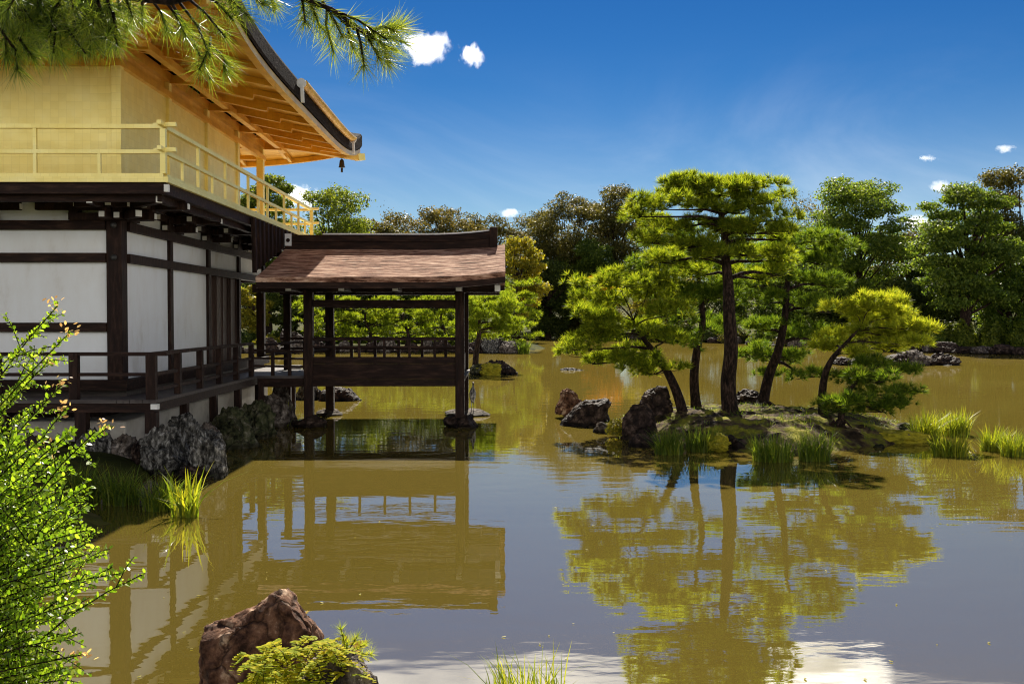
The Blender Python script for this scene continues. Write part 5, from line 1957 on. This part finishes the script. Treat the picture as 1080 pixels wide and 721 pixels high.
# hanging middle sprays
for (a, b_) in (((180, 2), (222, 84)), ((190, 4), (222, 60)), ((200, 0), (238, 40)), ((176, 4), (196, 40)), ((160, 0), (176, 34)), ((215, -4), (246, 22)), ((235, -10), (262, 18)), ((222, 40), (210, 74)), ((222, 50), (236, 76)),
                ((150, 0), (150, 24)), ((135, -4), (140, 18)), ((250, -12), (278, 6)), ((280, -10), (290, 10)), ((120, -6), (122, 20))):
    twig(at(*a, Yb + .05), at(*b_, Yb + rs.uniform(-.12, .2)), 50)
# left mass
for k in range(95):
    a = (rs.uniform(-20, 122), rs.uniform(-22, 24))
    b_ = (a[0] + rs.uniform(-22, 26), a[1] + rs.uniform(14, 40))
    if b_[0] > 95: b_ = (b_[0], min(b_[1], 48))
    twig(at(*a, Yb + rs.uniform(-.15, .3)), at(*b_, Yb + rs.uniform(-.2, .35)), 44)
for (a, b_) in (((6, 40), (18, 74)), ((50, 40), (62, 60)), ((0, 30), (6, 60)), ((70, 30), (84, 50)), ((20, 40), (34, 60))):
    twig(at(*a, Yb), at(*b_, Yb), 48)
br.build('branches', M['bark'], o, smooth=True)
np_mesh('needles', tuft_tris(np.array([tuple(p) for p in NP]), unit(np.array([tuple(d) for d in ND])), 3, .10, .0023, .85), 3, M['needle_fg'], o)
q = at(391, 38, Yb - .02)
MB().lathe(q + Vector((0, 0, -.02)), [(.004, 0), (.016, .008), (.019, .02), (.013, .034), (.003, .042)], 10).build('cone', M['bark'], o, smooth=True)

# ------------------------------------------------------------------ clouds
m = bpy.data.materials.new('cloud_volume')
m.use_nodes = True
nt = m.node_tree
nt.nodes.clear()
out = nt.nodes.new('ShaderNodeOutputMaterial')
pv = nt.nodes.new('ShaderNodeVolumePrincipled')
pv.inputs['Color'].default_value = (1, 1, 1, 1)
pv.inputs['Anisotropy'].default_value = .6
tc = nt.nodes.new('ShaderNodeTexCoord')
oi = nt.nodes.new('ShaderNodeObjectInfo')
ln = nd(nt, 'ShaderNodeVectorMath', operation='LENGTH')
nt.links.new(tc.outputs['Object'], ln.inputs[0])
mp1 = nd(nt, 'ShaderNodeMapping')
mp1.inputs['Scale'].default_value = (1.9, 1.0, 1.0)
nt.links.new(tc.outputs['Object'], mp1.inputs[0])
n1 = nd(nt, 'ShaderNodeTexNoise', noise_dimensions='4D', Scale=1.5, Detail=7, Roughness=.6)
nt.links.new(mp1.outputs[0], n1.inputs['Vector'])
wm = nd(nt, 'ShaderNodeMath', operation='MULTIPLY')
nt.links.new(oi.outputs['Random'], wm.inputs[0])
wm.inputs[1].default_value = 60
nt.links.new(wm.outputs[0], n1.inputs['W'])
sb = nd(nt, 'ShaderNodeMath', operation='MULTIPLY_ADD')
nt.links.new(ln.outputs['Value'], sb.inputs[0])
sb.inputs[1].default_value = -.62
nt.links.new(n1.outputs['Fac'], sb.inputs[2])
cr = nd(nt, 'ShaderNodeMapRange')
cr.inputs['From Min'].default_value = .10
cr.inputs['From Max'].default_value = .50
cr.inputs['To Min'].default_value = 0
cr.inputs['To Max'].default_value = .10
nt.links.new(sb.outputs[0], cr.inputs['Value'])
nt.links.new(cr.outputs[0], pv.inputs['Density'])
nt.links.new(pv.outputs[0], out.inputs['Volume'])
M['cloud'] = m


def cloud(label, px0, py0, px1, py1, Y, seed, n=9):
    a, b_ = at(px0, py1, Y), at(px1, py0, Y)
    w, h = b_.x - a.x, b_.z - a.z
    bm = bmesh.new()
    bmesh.ops.create_icosphere(bm, subdivisions=3, radius=1)
    me = bpy.data.meshes.new('cloud')
    bm.to_mesh(me)
    bm.free()
    o_ = link('cloud', me, M['cloud'])
    o_.scale = (w * .62, h * .8, h * .68)
    o_.location = ((a.x + b_.x) / 2, Y, (a.z + b_.z) / 2)
    tag(o_, label, 'cloud', 'small white clouds')


cloud('white cloud beside the tip of the overhanging pine', 416, 34, 482, 70, 1200, 1)
cloud('tiny round white cloud right of the cloud at the pine tip', 482, 46, 514, 72, 1200, 2, 5)
cloud('white cloud low behind the gold balcony railing', 290, 192, 340, 222, 1300, 3)
cloud('small white cloud above the right shore trees', 978, 189, 1006, 204, 1200, 4, 5)
cloud('thin white cloud wisp high at the right edge', 1048, 152, 1072, 162, 1200, 5, 5)
cloud('faint small wisp left of the cloud wisp at the right edge', 966, 163, 990, 171, 1200, 6, 4)
cloud('small cloud over the far trees right of the ridge', 524, 218, 552, 230, 1300, 7, 5)
cloud('broad white cloud above the view, mirrored in the water at the lower right', 790, -84, 960, -10, 1200, 11, 9)
cloud('pale cloud low between the trees at right', 945, 226, 985, 246, 1300, 8, 6)

# leaves adrift on the pond
rs = random.Random(77)
lf = None
for k in range(46):
    px_, py_ = rs.uniform(120, 1060), 520 + 200 * rs.random() ** .8
    q = atz(px_, py_, .004)
    if pond_sd(np.array([q.x]), np.array([q.y]))[0] > -.15: continue
    if lf is None:
        m2 = MB()
        m2.add([(-.5, 0, 0), (-.2, .2, .04), (.2, .17, .05), (.5, 0, .1), (.2, -.17, .05), (-.2, -.2, .04)], [(0, 1, 2, 3, 4, 5)])
        lf = m2.build('floating_leaf', M['leaf_yellow'])
        o = lf
    else:
        o = lf.copy()
        COL.objects.link(o)
    o.location = q
    o.rotation_euler = (0, 0, rs.uniform(0, 6.28))
    z = rs.uniform(.018, .040)
    o.scale = (z, z, z)
    tag(o, 'small fallen leaf floating on the open water', 'leaf', 'fallen leaves floating on the pond')
